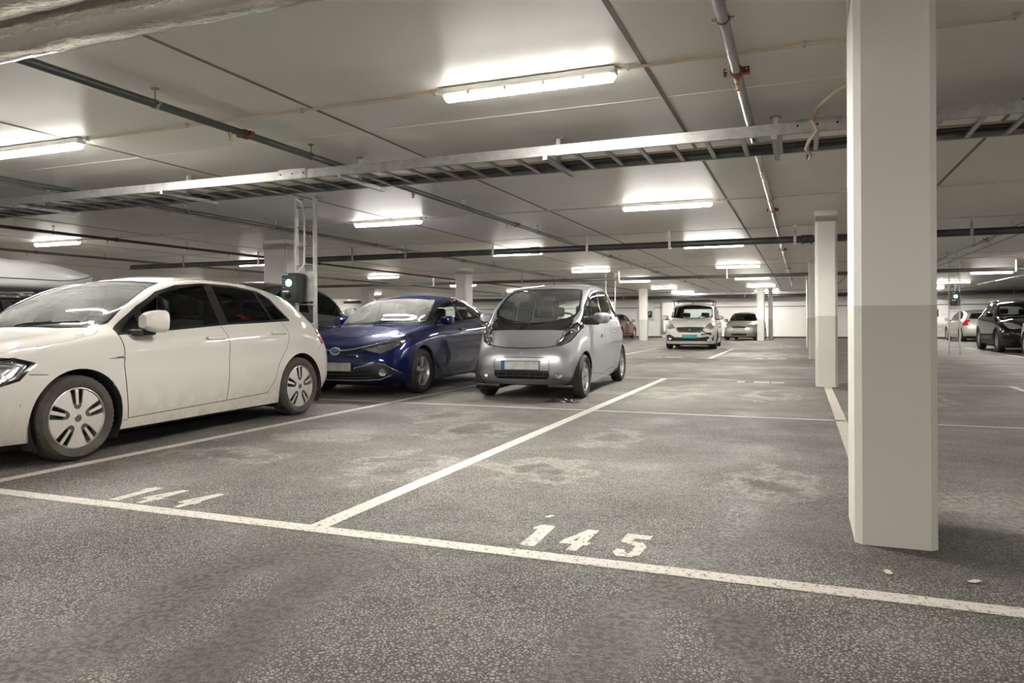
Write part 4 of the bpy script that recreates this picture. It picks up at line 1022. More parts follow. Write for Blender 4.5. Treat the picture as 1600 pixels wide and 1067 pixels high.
    arch_ring(o, .86, .316, .368, .885); arch_ring(o, 3.49, .316, .368, .885)
    # white arch lips
    for s in (1, -1):
        for cy in (.86, 3.49):
            pts = [(s * (.888 - .0), cy + .371 * math.cos(math.radians(a)), .316 + .371 * math.sin(math.radians(a))) for a in range(-22, 203, 9)]
            # lips follow the body side
    # bright lamp internals
    for s in (1, -1):
        b = MB().rbox((min(s * .50, s * .70), .27, .615), (max(s * .50, s * .70), .36, .75), M['lampbowl'], .02)
        b.tube([(s * .72, .30, .62), (s * .79, .47, .74), (s * .70, .34, .755)], .006, M['chrome'], 6); b.build('lamp_unit', o)
    bowl(parts, o)
    bv = sp['surf']
    def sx_(y, z): h = bv.ray_cast(Vector((2, y, z)), Vector((-1, 0, 0))); return h[0].x if h[0] else .8
    for s in (1, -1):
        for pl, m, r in (([(.36, .625), (.43, .665), (.495, .735), (.43, .752), (.32, .75)], 'chrome', .005), ([(.33, .655), (.40, .69), (.43, .725), (.38, .735), (.30, .732)], 'alloy_flat', .004), ([(.38, .61), (.46, .65), (.54, .735)], 'chrome', .006)):
            MB().tube([(s * (sx_(y, z) - .006), y, z) for y, z in pl], r, M[m], 6).build('lamp_trim', o)
    make_w = make_wheel(o, 'disc', .318, .205, .225, 'dirty_rubber')
    put_wheels(o, make_w, [(.775, .86, .318, 0), (-.775, .86, .318, 0), (.775, 3.49, .318, 0), (-.775, 3.49, .318, 0)])
    cabin(o, .80, 1.95, 2.85, .42, .42, 1.22, 'seat', dash_z=.94)
    mirror(o, .885, 1.34, 1.035, 'paint_white', .195, .185, .20, .12)
    dr = parts[('door#f', 1)], parts[('door#r', 1)], parts[('door#f', -1)], parts[('door#r', -1)]
    def H(par, s, y, z, x):
        b = MB(); a0, a1 = sorted((s * (x + .012), s * (x + .042)))
        b.rbox((a0, y - .115, z - .016), (a1, y + .115, z + .02), M['paint_white'], .012); c0, c1 = sorted((s * (x - .012), s * (x + .022)))
        b.rbox((c0, y - .11, z - .012), (c1, y - .07, z + .012), M['paint_white'], .005).rbox((c0, y + .07, z - .012), (c1, y + .11, z + .012), M['paint_white'], .005); b.build('door_handle', par)
    H(dr[0], 1, 2.21, .880, .882); H(dr[1], 1, 3.10, .912, .872); H(dr[2], -1, 2.21, .88, .882); H(dr[3], -1, 3.10, .912, .872)
    # wing badge with small lettering
    for s in (1, -1):
        a0, a1 = sorted((s * .886, s * .897)); b = MB().prism([(1.10, .752), (1.14, .742), (1.245, .748), (1.245, .762), (1.15, .760)], a0, a1, M['alloy'], 'x')
        for k in range(5): b.box((a0 if s < 0 else a1, 1.165 + k * .014, .749), ((a0 if s < 0 else a1) + s * .001, 1.174 + k * .014, .759), M['black'])
        b.build('wing_badge', o)
        MB().lathe([(0, .008), (.009, .008), (.011, .0)], M['paint_white'], 12, 'x', Matrix.Translation((s * .868, .44, .46)) @ (Matrix.Rotation(PI, 4, 'Z') if s < 0 else Matrix.Identity(4))).build('parking_sensor', o)
    plate(o, .0, .36); underbody(o, .72, .35, 3.9, .17)
    for s in (-1, 1): MB().tube([(s * .05, 1.06, 1.0), (s * .1 + .1, 1.12, 1.022), (s * .15 + .35, 1.17, 1.035)], .008, M['black'], 6).build('wiper', o)
    b = MB().lathe([(0, 0), (.055, .004), (.06, .012)], M['chrome'], 24, 'y'); b.v = [(x, y - .0, z + .66) for x, y, z in b.v]; b.build('front_badge', o)
    place(o, -5.82, 2.94, 3.07, 1.065, 1.0, 1.0)
    return o
CARS = [golf()]
# ================================================================== silver microcar
M['paint_silver'] = paint('silver_metallic_paint', (.46, .47, .50), .75, .32)
def cowl_panels(pts): pass
def H2(par, s, y, z, x, m, w=.18):
    b = MB(); a0, a1 = sorted((s * (x + .010), s * (x + .034)))
    b.rbox((a0, y - w / 2, z - .014), (a1, y + w / 2, z + .014), M[m], .012); c0, c1 = sorted((s * (x - .012), s * (x + .022)))
    b.rbox((c0, y - w / 2, z - .012), (c1, y - w / 2 + .035, z + .012), M[m], .005).rbox((c0, y + w / 2 - .035, z - .012), (c1, y + w / 2, z + .012), M[m], .005)
    # dark plate paints the shade of a grip recess behind the handle
    d0, d1 = sorted((s * (x - .002), s * (x + .003))); b.rbox((d0, y - w * .3, z - .032), (d1, y + w * .3, z + .026), M['seam'], .001)
    return b.build('door_handle', par)
MICRO = [
 [(0, .12, .20), (0, .03, .30), (0, 0, .42), (0, .012, .56), (0, .06, .67), (0, .13, .75), (0, .31, .885), (0, .44, .955)],
 [(.32, .13, .20), (.34, .045, .30), (.35, .015, .42), (.35, .028, .56), (.34, .08, .675), (.32, .155, .76), (.24, .325, .895), (0, .475, .970)],
 [(.56, .22, .20), (.60, .145, .30), (.615, .115, .42), (.61, .13, .56), (.585, .175, .685), (.55, .235, .785), (.42, .365, .92), (0, .51, .985)],
 [(.66, .36, .19), (.69, .31, .30), (.70, .29, .43), (.70, .295, .58), (.685, .32, .72), (.655, .35, .855), (.555, .44, .98), (0, .56, 1.005)],
 side(.56, (.69, .715, .728, .73, .715, .685), .17, .30, .45, .60, .76, .93) + [(.635, .62, 1.10), (0, .72, 1.115)],
 side(.85, (.70, .722, .735, .733, .722, .70), .17, .30, .45, .62, .79, .95) + [(.615, .86, 1.285), (0, .92, 1.255)],
 side(1.15, (.70, .725, .737, .735, .725, .702), .17, .30, .46, .63, .80, .965) + [(.59, 1.14, 1.435), (0, 1.15, 1.41)],
 side(1.45, (.70, .725, .737, .735, .727, .702), .17, .30, .46, .64, .81, .97) + [(.565, 1.42, 1.505), (0, 1.40, 1.525)],
 side(1.8, (.70, .725, .737, .735, .727, .70), .18, .30, .46, .65, .82, .985) + [(.555, 1.8, 1.545), (0, 1.76, 1.59)],
 side(2.2, (.70, .725, .737, .735, .727, .70), .19, .31, .47, .66, .84, 1.0) + [(.55, 2.2, 1.545), (0, 2.15, 1.605)],
 side(2.6, (.69, .72, .735, .735, .725, .69), .21, .32, .48, .67, .86, 1.02) + [(.535, 2.58, 1.49), (0, 2.55, 1.585)],
 side(3.0, (.68, .71, .725, .725, .71, .665), .22, .33, .49, .68, .88, 1.04) + [(.50, 2.9, 1.39), (0, 2.88, 1.535)],
 [(.60, 3.32, .26), (.63, 3.36, .36), (.64, 3.37, .5), (.635, 3.36, .68), (.61, 3.31, .88), (.57, 3.25, 1.03), (.44, 3.08, 1.31), (0, 3.06, 1.48)],
 [(.34, 3.42, .26), (.35, 3.45, .36), (.355, 3.46, .5), (.35, 3.45, .68), (.34, 3.40, .88), (.33, 3.34, 1.03), (.28, 3.17, 1.31), (0, 3.14, 1.45)],
 [(0, 3.44, .26), (0, 3.47, .36), (0, 3.475, .5), (0, 3.465, .68), (0, 3.42, .88), (0, 3.36, 1.03), (0, 3.20, 1.31), (0, 3.18, 1.43)]]
def micro():
    o = empty('microcar', label='small silver rounded electric car parked facing the lane with an empty bay in front', cat='car')
    dlo = [(.50, .975), (.53, 1.03), (.78, 1.225), (1.05, 1.375), (1.32, 1.455), (1.70, 1.50), (2.15, 1.50), (2.50, 1.44), (2.74, 1.31), (2.93, 1.09), (2.90, 1.045), (1.8, 1.01), (.9, .975)]
    tri = [(.545, .985), (.76, 1.175), (.80, 1.19), (.81, .985)]
    frontp = [(.85, .99), (.84, 1.225), (1.08, 1.355), (1.34, 1.43), (1.60, 1.462), (1.66, 1.02)]
    rearp = [(1.72, 1.02), (1.67, 1.468), (2.13, 1.475), (2.38, 1.43), (2.45, 1.055)]
    qtr = [(2.50, 1.06), (2.44, 1.415), (2.70, 1.29), (2.87, 1.085)]
    P = [('door#f', 'side', [(.86, .97), (.84, .6), (.93, .30), (1.60, .24), (1.72, .34), (1.70, 1.01)], 'paint_silver', 0, lambda c: c.x > .5),
         ('door#r', 'side', [(1.70, 1.01), (1.72, .34), (1.80, .28), (2.35, .30), (2.58, .62), (2.62, .80), (2.70, .95), (2.66, 1.04)], 'paint_silver', 0, lambda c: c.x > .5),
         ('bonnet', 'front', [(0, .672), (.28, .682), (.44, .705), (.50, .80), (.53, .895), (.30, .905), (0, .905)], 'paint_silver', 0, lambda c: c.y < .55)]
    P += [('seam', 'side', [(.86, .97), (.84, .6), (.93, .30), (1.60, .24)], .006), ('seam', 'side', [(1.70, 1.01), (1.72, .34)], .006), ('seam', 'side', [(1.60, .24), (1.80, .28), (2.35, .30), (2.58, .62), (2.62, .80), (2.70, .95), (2.66, 1.04)], .006),
          ('seam', 'front', [(0, .672), (.28, .682), (.44, .705)], .012), ('seam', 'front', [(.44, .705), (.50, .80), (.545, .90)], .006), ('seam', 'side', [(.30, .285), (.24, .285)], .004), ('seam', 'front', [(.30, .265), (.52, .30), (.70, .285)], .005)]
    P += glazing(dlo, [(tri, 'glass'), (frontp, 'glass'), (rearp, 'glass_dark'), (qtr, 'glass_dark')],
                 ([(0, .455), (.30, .475), (.45, .52), (.56, .585), (.60, .70), (.555, 1.02), (.495, 1.26), (.42, 1.32), (.22, 1.335), (0, 1.34)], [(0, .565), (.25, .575), (.44, .60), (.545, .66), (.572, .74), (.53, 1.02), (.475, 1.225), (.40, 1.27), (.22, 1.285), (0, 1.29)]), wslim=lambda c: c.y < 1.6, wsm='glass_painted_reflection',
                 rear=([(0, 1.0), (.52, 1.02), (.42, 1.38), (0, 1.42)], [(0, 1.03), (.48, 1.05), (.39, 1.35), (0, 1.39)]))
    P += [('cowl_panel', 'front', [(0, .905), (.30, .905), (.545, .895), (.60, .99), (.64, 1.08), (.40, 1.02), (0, 1.01)], 'gloss_black', .001, lambda c: c.y < .60 and c.x < .565),
          ('headlight_surround', 'front', [(.430, .695), (.50, .705), (.60, .755), (.668, .86), (.692, .955), (.665, 1.0), (.61, .995), (.55, .93), (.49, .84), (.44, .73)], 'gloss_black', .0, lambda c: c.y < .75),
          ('headlight', 'front', [(.442, .708), (.50, .716), (.592, .765), (.657, .865), (.68, .953), (.66, .988), (.618, .982), (.558, .92), (.50, .835), (.452, .735)], 'lens', -.004, lambda c: c.y < .75),
          ('plate_recess', 'front', [(0, .388), (.345, .388), (.365, .42), (.36, .525), (.33, .555), (0, .558)], 'paint_silver', .006, lambda c: c.y < .2),
          ('lower_grille', 'front', [(0, .285), (.33, .285), (.365, .32), (.365, .388), (0, .388)], 'black', .012, lambda c: c.y < .2),
          ('seam', 'front', [(0, .561), (.33, .558), (.366, .525), (.372, .42), (.370, .32), (.335, .282), (0, .282)], .006),
          ('tail_light', 'side', [(3.12, .78), (3.40, .78), (3.40, 1.05), (3.12, 1.08)], 'redlens', -.004, lambda c: c.y > 3.1)]
    P += arches(None, .53, 3.08, .29, .335, .7)
    sp = dict(T=MICRO, paint='paint_silver', ns=8, nr=5, panels=P); parts = make_body(o, sp)
    arch_ring(o, .53, .29, .335, .715); arch_ring(o, 3.08, .29, .335, .715)
    bowl(parts, o)
    bv = sp['surf']
    def sf(x, z, off=.0):
        h = bv.ray_cast(Vector((abs(x), -1, z)), Vector((0, 1, 0))); return (h[0].y if h[0] else .1) - off
    for s in (1, -1):
        b = MB()
        for (x, z, r) in ((.50, .775, .052), (.585, .87, .062), (.645, .955, .028)):
            y = sf(x, z) + .035; mx = Matrix.Translation((s * x, y, z)) @ Matrix.Rotation(s * .5, 4, 'Z')
            b.lathe([(r, -.022), (r * .95, -.005), (r * .6, .02), (.0, .032)], M['lampbowl'], 20, 'y', mx).lathe([(.0, -.012), (r * .32, -.004), (r * .34, .02)], M['chrome'], 12, 'y', mx)
        y = sf(.61, .80) + .02; b.rbox((min(s * .57, s * .63), y, .77), (max(s * .57, s * .63), y + .03, .81), M['amber'], .008)
        b.build('lamp_unit', o)
        foglamp(o, s * .485, sf(.485, .335) - .004, .335, .036, ry=s * .35)
        H2(parts[('door#f', s)], s, 1.50, .80, .726, 'paint_silver', .17); H2(parts[('door#r', s)], s, 2.38, .86, .722, 'paint_silver', .15)
    for k in range(2):
        b = MB()
        for x in range(-3, 4): b.box((x * .1 - .004, .0, .30 + k * .04), (x * .1 + .004, .02, .335 + k * .04), M['black'])
        b.box((-.34, .0, .315 + k * .045), (.34, .018, .322 + k * .045), M['black']).build('grille_slat', o)
    plate(o, -.012, .458, .50, .105, x=.0)
    # three-diamond badge
    b = MB()
    for a in (90, 210, 330):
        c, s_ = math.cos(math.radians(a)), math.sin(math.radians(a)); P4 = [(0, 0), (.016 * math.cos(math.radians(a - 30)), .016 * math.sin(math.radians(a - 30))), (.030 * c, .030 * s_), (.016 * math.cos(math.radians(a + 30)), .016 * math.sin(math.radians(a + 30)))]
        b.prism([(p, q + .612) for p, q in P4], .010, .026, M['chrome'], 'y')
    b.build('front_badge', o)
    w_ = make_wheel(o, 'star', .290, .165, .195, 'rubber'); put_wheels(o, w_, [(.645, .53, .29, 0), (-.645, .53, .29, 0), (.635, 3.08, .29, 0), (-.635, 3.08, .29, 0)])
    cabin(o, .66, 1.55, 2.35, .50, .5, 1.24, 'seat', dash_z=.99)
    mirror(o, .725, .88, 1.065, 'paint_silver', .25, .155, .13, .09)
    for s in (-1, 1): MB().tube([(s * .02 - .05, .50, .985), (s * .2 - .08, .545, 1.003), (s * .42, .60, 1.018)], .010, M['black'], 6).build('wiper', o)
    MB().tube([(0, 1.52, 1.56), (0, 1.50, 1.575), (.0, 1.44, 1.66)], [.008, .006, .003], M['black'], 6).build('roof_aerial', o)
    MB().rbox((-.085, 1.22, 1.33), (.085, 1.26, 1.385), M['white_plastic'], .012).build('rear_view_mirror', o)
    MB().rbox((-.66, .10, .165), (-.33, .28, .205), M['black'], .01).build('air_deflector', o); MB().rbox((.33, .10, .165), (.66, .28, .205), M['black'], .01).build('air_deflector', o)
    underbody(o, .58, .3, 3.3, .20)
    place(o, -3.365, 8.84, 3.07, 1.12, 1.0, 1.0)
    return o
# ================================================================== dark blue hatchback
M['paint_blue'] = paint('dark_blue_metallic_paint', (.004, .008, .055), .5, .34)
BLUE = [
 [(0, .13, .19), (0, .04, .28), (0, 0, .40), (0, .005, .52), (0, .03, .62), (0, .085, .685), (0, .34, .815), (0, .62, .90)],
 [(.40, .14, .19), (.42, .055, .28), (.43, .025, .40), (.43, .035, .53), (.42, .075, .635), (.385, .145, .71), (.28, .38, .835), (0, .72, .92)],
 [(.69, .27, .19), (.725, .205, .28), (.74, .19, .40), (.735, .21, .54), (.71, .265, .67), (.66, .33, .76), (.47, .50, .87), (0, .84, .945)],
 [(.82, .52, .19), (.845, .50, .28), (.855, .495, .42), (.853, .50, .58), (.83, .52, .725), (.785, .56, .825), (.54, .68, .915), (0, .94, .962)],
 side(.93, (.845, .868, .878, .875, .855, .79), .18, .32, .48, .64, .80, .89) + [(.56, .98, .950), (0, 1.04, .98)],
 side(1.22, (.845, .868, .878, .878, .862, .805), .18, .32, .48, .65, .835, .935) + [(.60, 1.20, .995), (0, 1.13, 1.005)],
 side(1.55, (.845, .868, .878, .878, .868, .812), .18, .32, .48, .66, .87, .96) + [(.69, 1.54, 1.165), (0, 1.42, 1.175)],
 side(1.9, (.845, .868, .878, .878, .87, .815), .18, .32, .48, .67, .89, .98) + [(.635, 1.88, 1.325), (0, 1.77, 1.345)],
 side(2.2, (.845, .868, .878, .878, .87, .815), .18, .32, .48, .68, .90, .995) + [(.60, 2.2, 1.395), (0, 2.08, 1.435)],
 side(2.7, (.845, .868, .878, .878, .87, .81), .18, .32, .48, .69, .92, 1.02) + [(.59, 2.7, 1.41), (0, 2.65, 1.475)],
 side(3.2, (.845, .868, .878, .875, .865, .80), .18, .32, .49, .70, .945, 1.05) + [(.575, 3.18, 1.365), (0, 3.18, 1.45)],
 side(3.65, (.835, .86, .87, .868, .85, .775), .20, .34, .5, .71, .965, 1.085) + [(.55, 3.58, 1.295), (0, 3.58, 1.41)],
 [(.74, 4.12, .26), (.77, 4.17, .36), (.78, 4.18, .5), (.775, 4.17, .70), (.735, 4.09, .90), (.67, 4.0, 1.06), (.50, 3.82, 1.27), (0, 3.86, 1.385)],
 [(.42, 4.26, .26), (.44, 4.30, .36), (.44, 4.31, .5), (.44, 4.29, .70), (.42, 4.19, .90), (.40, 4.11, 1.06), (.32, 3.96, 1.28), (0, 3.97, 1.37)],
 [(0, 4.28, .26), (0, 4.32, .36), (0, 4.33, .5), (0, 4.31, .70), (0, 4.21, .90), (0, 4.13, 1.06), (0, 4.0, 1.28), (0, 4.0, 1.355)]]
def blue():
    o = empty('hatchback_car', label='dark blue hybrid hatchback parked between the white hatchback and the small silver car', cat='car')
    dlo = [(1.30, .960), (1.36, 1.02), (1.60, 1.19), (1.86, 1.305), (2.12, 1.358), (2.45, 1.385), (2.85, 1.375), (3.25, 1.315), (3.62, 1.19), (3.75, 1.115), (3.60, 1.095), (2.6, 1.035), (1.9, .995)]
    tri = [(1.36, .985), (1.47, 1.075), (1.53, .995)]
    frontp = [(1.57, 1.0), (1.53, 1.115), (1.82, 1.262), (2.08, 1.328), (2.36, 1.36), (2.44, 1.04)]
    rearp = [(2.54, 1.048), (2.46, 1.362), (2.85, 1.350), (3.12, 1.31), (3.26, 1.092)]
    qtr = [(3.31, 1.098), (3.18, 1.298), (3.48, 1.210), (3.66, 1.128)]
    P = [('door#f', 'side', [(1.33, .955), (1.29, .68), (1.34, .27), (2.44, .29), (2.50, .6), (2.48, 1.03)], 'paint_blue', 0, lambda c: c.x > .6),
         ('door#r', 'side', [(2.48, 1.03), (2.50, .6), (2.44, .29), (3.02, .30), (3.14, .45), (3.34, .78), (3.42, 1.07)], 'paint_blue', 0, lambda c: c.x > .6),
         ('bonnet', 'top', [(0, .075), (.36, .15), (.60, .32), (.755, .60), (.76, .95), (.74, 1.13), (.68, 1.19), (0, 1.08)], 'paint_blue', 0, lambda c: c.y < 1.25)]
    P += [('seam', 'side', [(1.33, .955), (1.29, .68), (1.34, .27), (2.44, .29), (3.02, .30), (3.14, .45), (3.34, .78), (3.42, 1.07)], .006), ('seam', 'side', [(2.48, 1.03), (2.50, .6), (2.44, .29)], .006),
          ('seam', 'top', [(.36, .15), (.60, .32), (.755, .60), (.76, .95), (.74, 1.13), (.68, 1.19)], .006)]
    P += glazing(dlo, [(tri, 'glass'), (frontp, 'glass'), (rearp, 'glass'), (qtr, 'glass_dark')],
                 ([(0, 1.115), (.35, 1.13), (.66, 1.22), (.73, 1.36), (.70, 1.55), (.60, 1.93), (.54, 2.04), (.3, 2.0), (0, 1.97)], [(0, 1.145), (.34, 1.16), (.63, 1.245), (.695, 1.365), (.675, 1.54), (.575, 1.91), (.52, 2.0), (.3, 1.965), (0, 1.935)]), wslim=lambda c: c.y < 2.2, wsm='glass_dusty',
                 rear=([(0, 1.09), (.58, 1.10), (.46, 1.30), (0, 1.33)], [(0, 1.11), (.54, 1.12), (.43, 1.28), (0, 1.31)]))
    P += [('upper_grille', 'front', [(0, .565), (.16, .572), (.40, .625), (.42, .665), (.16, .625), (0, .66)], 'gloss_black', .008, lambda c: c.y < .5),
          ('lower_grille', 'front', [(0, .235), (.45, .235), (.70, .275), (.80, .33), (.80, .345), (.72, .43), (.64, .462), (.45, .43), (.30, .395), (0, .385)], 'black', .012, lambda c: c.y < .55),
          ('headlight_surround', 'front', [(.33, .672), (.50, .615), (.62, .585), (.72, .635), (.80, .715), (.835, .785), (.825, .80), (.70, .765), (.50, .708)], 'gloss_black', .0, lambda c: c.y < 1.0),
          ('headlight', 'front', [(.37, .670), (.50, .630), (.62, .600), (.71, .645), (.79, .722), (.822, .785), (.70, .752), (.50, .698)], 'lens', -.003, lambda c: c.y < 1.0),
          ('tail_light', 'side', [(3.92, .86), (4.25, .86), (4.25, 1.05), (3.90, 1.05)], 'redlens', -.004, lambda c: c.y > 3.9)]
    P += arches(None, .93, 3.53, .316, .372, .7)
    sp = dict(T=BLUE, paint='paint_blue', ns=8, nr=5, panels=P); parts = make_body(o, sp)
    arch_ring(o, .93, .316, .372, .87); arch_ring(o, 3.53, .316, .372, .87); bowl(parts, o)
    bv = sp['surf']
    def sf(x, z, off=.0):
        h = bv.ray_cast(Vector((abs(x), -1, z)), Vector((0, 1, 0))); return (h[0].y if h[0] else .1) - off
    def onface(pts, r, m, name, n_=8, flat=1.):
        for s in (1, -1):
            b = MB().tube([(s * x, sf(x, z, .003), z) for x, z in pts], r, M[m], n_); b.build(name, o)
    onface([(.05, .635), (.16, .640), (.26, .655), (.36, .680), (.46, .704), (.56, .728), (.66, .752), (.75, .772), (.82, .792)], [.018, .015, .012, .010, .008, .007, .006, .005, .003], 'chrome', 'chrome_strip')
    onface([(.30, .405), (.45, .44), (.60, .468), (.68, .452), (.76, .385), (.82, .325)], .009, 'chrome', 'fog_lamp_trim')
    onface([(.0, .235), (.2, .235), (.45, .238), (.62, .25), (.74, .30)], .007, 'alloy', 'lower_strip')
    for k in range(3): onface([(0, .275 + k * .04), (.2, .275 + k * .04), (.42, .278 + k * .042), (.52, .285 + k * .042)], .007, 'gloss_black', 'grille_slat')
    for s in (1, -1):
        foglamp(o, s * .66, sf(.66, .345) - .006, .345, .036, ry=s * .45)
        b = MB()
        for (x, z, r) in ((.595, .652, .046), (.70, .70, .026)):
            y = sf(x, z) + .04; mx = Matrix.Translation((s * x, y, z)) @ Matrix.Rotation(s * .55, 4, 'Z')
            b.lathe([(r * 1.25, -.03), (r * 1.15, -.012), (r, -.016), (r * .95, .0)], M['chrome'], 20, 'y', mx).lathe([(0, -.028), (r * .6, -.02), (r * .9, .0)], M['lampbowl'], 20, 'y', mx)
        y = sf(.76, .735) + .02; b.rbox((min(s * .73, s * .78), y, .715), (max(s * .73, s * .78), y + .05, .745), M['amber'], .008)
        b.build('lamp_unit', o)
        H2(parts[('door#f', s)], s, 2.30, .90, .870, 'paint_blue', .19); H2(parts[('door#r', s)], s, 3.22, .945, .862, 'paint_blue', .19)
    # oval badge with ring emblem
    b = MB(); yb = sf(0, .63) - .018
    ov = lambda cx, cz, rx, rz, n_=28: [(cx + rx * math.cos(2 * PI * i / n_), cz + rz * math.sin(2 * PI * i / n_)) for i in range(n_)]
    b.prism(ov(0, .63, .078, .054), yb, yb + .03, M['chrome'], 'y'); b.build('front_badge', o)
    c = MB().prism(ov(0, .63, .064, .042), yb - .003, yb, M['plate_blue'], 'y')
    for (cx, cz, rx, rz) in ((0, .63, .058, .038), (0, .637, .018, .030), (0, .650, .040, .015)): torus_ell(c, (cx, yb - .005, cz), rx, rz, .004, 'chrome')
    c.build('badge_emblem', o)
    plate(o, -.012, .42, .52, .11, blue=False)
    w_ = make_wheel(o, 'twin', .318, .205, .208, 'rubber'); put_wheels(o, w_, [(.768, .93, .318, 0), (-.768, .93, .318, 0), (.768, 3.53, .318, 0), (-.768, 3.53, .318, 0)])
    cabin(o, .78, 2.0, 2.95, .44, .42, 1.22, 'seat_grey', dash_z=.95)
    mirror(o, .84, 1.50, 1.04, 'paint_blue', .20, .145, .19, .10)
    for s in (-1, 1): MB().tube([(s * .05, 1.10, 1.01), (s * .1 + .1, 1.16, 1.035), (s * .15 + .35, 1.22, 1.045)], .009, M['black'], 6).build('wiper', o)
    underbody(o, .72, .4, 4.0, .17)
    place(o, -5.875, 8.36, 3.07, 1.05, 1.0, 1.0)
    return o
# ================================================================== distant cars
def far_car(T, pm, name, label, loc, yaw, sc_, dlo, panes, ws, fy, ry, R, wx, extra=(), plate_z=.45, plate_m='plate', rim='five', cab=None, mir=(.87, 1.30, 1.03), rear=None, Tz=None, arch=None, glassm='glass', front_y=0., ns=5, tail=(3.86, 4.2, .78, 1.0), trim='gloss_black', emptyc=False, hand=True, blue_=False, wsm=None):
    o = empty(name, label=label, cat='car' if 'van' not in name else 'van')
    P = list(extra) + glazing(dlo, [(p, glassm) for p in panes], ws, wslim=lambda c: c.y < ws[0][5][1] + .6, rear=rear, trim=trim, wsm=wsm) + arches(None, fy, ry, R, arch or R * 1.16, .7)
    if tail: P.insert(0, ('tail_light', 'side', [(tail[0], tail[2]), (tail[1], tail[2]), (tail[1], tail[3]), (tail[0], tail[3])], 'redlens', -.004, lambda c: c.y > tail[0] - .05))
    sp = dict(T=T, paint=pm, ns=ns, nr=3, panels=P); parts = make_body(o, sp)
    for y in (fy, ry): arch_ring(o, y, R, arch or R * 1.16, wx + .1)
    w_ = make_wheel(o, rim, R, .205, R * .66, 'rubber', detail=False); put_wheels(o, w_, [(wx, fy, R, 0), (-wx, fy, R, 0), (wx, ry, R, 0), (-wx, ry, R, 0)])
    if cab: cabin(o, *cab)
    mirror(o, *mir, pm, .21, .16, .17, .10)
    if plate_z: plate(o, front_y - .01, plate_z, .5, .11, blue=blue_, m=plate_m)
    underbody(o, wx - .05, .4, ry + .5, .18)
    o.location = (*loc, 0); o.rotation_euler = (0, 0, math.radians(yaw)); o.scale = sc_
    return o, parts, sp
GD = [(1.235, .925), (1.26, .975), (1.50, 1.165), (1.74, 1.295), (1.98, 1.365), (2.30, 1.397), (2.70, 1.395), (3.08, 1.350), (3.24, 1.275), (3.41, 1.055), (3.40, 1.035), (2.45, 1.0), (1.74, .955)]
GP = [[(1.30, .95), (1.52, 1.135), (1.76, 1.268), (2.0, 1.335), (2.31, 1.372), (2.355, 1.008)], [(2.42, 1.372), (2.70, 1.372), (3.00, 1.340), (3.11, 1.046), (2.48, 1.020)], [(3.05, 1.330), (3.21, 1.262), (3.375, 1.066), (3.15, 1.052)]]
GW = ([(0, 1.06), (.35, 1.08), (.66, 1.17), (.735, 1.30), (.72, 1.42), (.60, 1.90), (.545, 2.0), (.3, 1.94), (0, 1.90)], [(0, 1.085), (.34, 1.105), (.64, 1.19), (.70, 1.31), (.695, 1.42), (.58, 1.875), (.53, 1.965), (.3, 1.91), (0, 1.87)])
GR = ([(0, 1.03), (.60, 1.05), (.46, 1.31), (0, 1.33)], [(0, 1.05), (.57, 1.07), (.44, 1.29), (0, 1.31)])
GCAB = (.80, 1.95, 2.85, .42, .42, 1.22, 'seat', True, True, True, .94)
M['paint_beige'] = paint('beige_silver_paint', (.40, .375, .335), .6, .35)
M['paint_silver2'] = paint('warm_silver_paint', (.50, .48, .44), .6, .35)
M['paint_darkred'] = paint('dark_red_paint', (.10, .028, .022), .3, .35)
M['paint_black'] = paint('black_car_paint', (.004, .004, .0045), .0, .3)
M['paint_char'] = paint('charcoal_car_paint', (.010, .010, .011), .0, .3)
M['paint_van'] = paint('white_van_paint', (.66, .65, .61), 0, .4, dirt=.4)
def seams(lst): return [('seam', 'side', l, .008) for l in lst]
GS = seams([[(1.245, .925), (1.235, .69), (1.285, .262), (2.36, .285), (2.93, .30), (3.06, .44), (3.23, .74), (3.26, 1.04)], [(2.36, 1.0), (2.385, .7), (2.36, .285)]])
def std_front(hl, grille, lower):
    return [('headlight', 'front', hl, 'lampbowl', -.003, lambda c: c.y < .95), ('grille', 'front', grille, 'black', .006, lambda c: c.y < .6), ('lower_grille', 'front', lower, 'black', .008, lambda c: c.y < .6)]
SF = std_front([(.42, .66), (.62, .63), (.74, .66), (.80, .76), (.78, .81), (.60, .79), (.44, .73)], [(0, .60), (.36, .60), (.38, .68), (0, .695)], [(0, .24), (.46, .25), (.50, .36), (0, .38)])
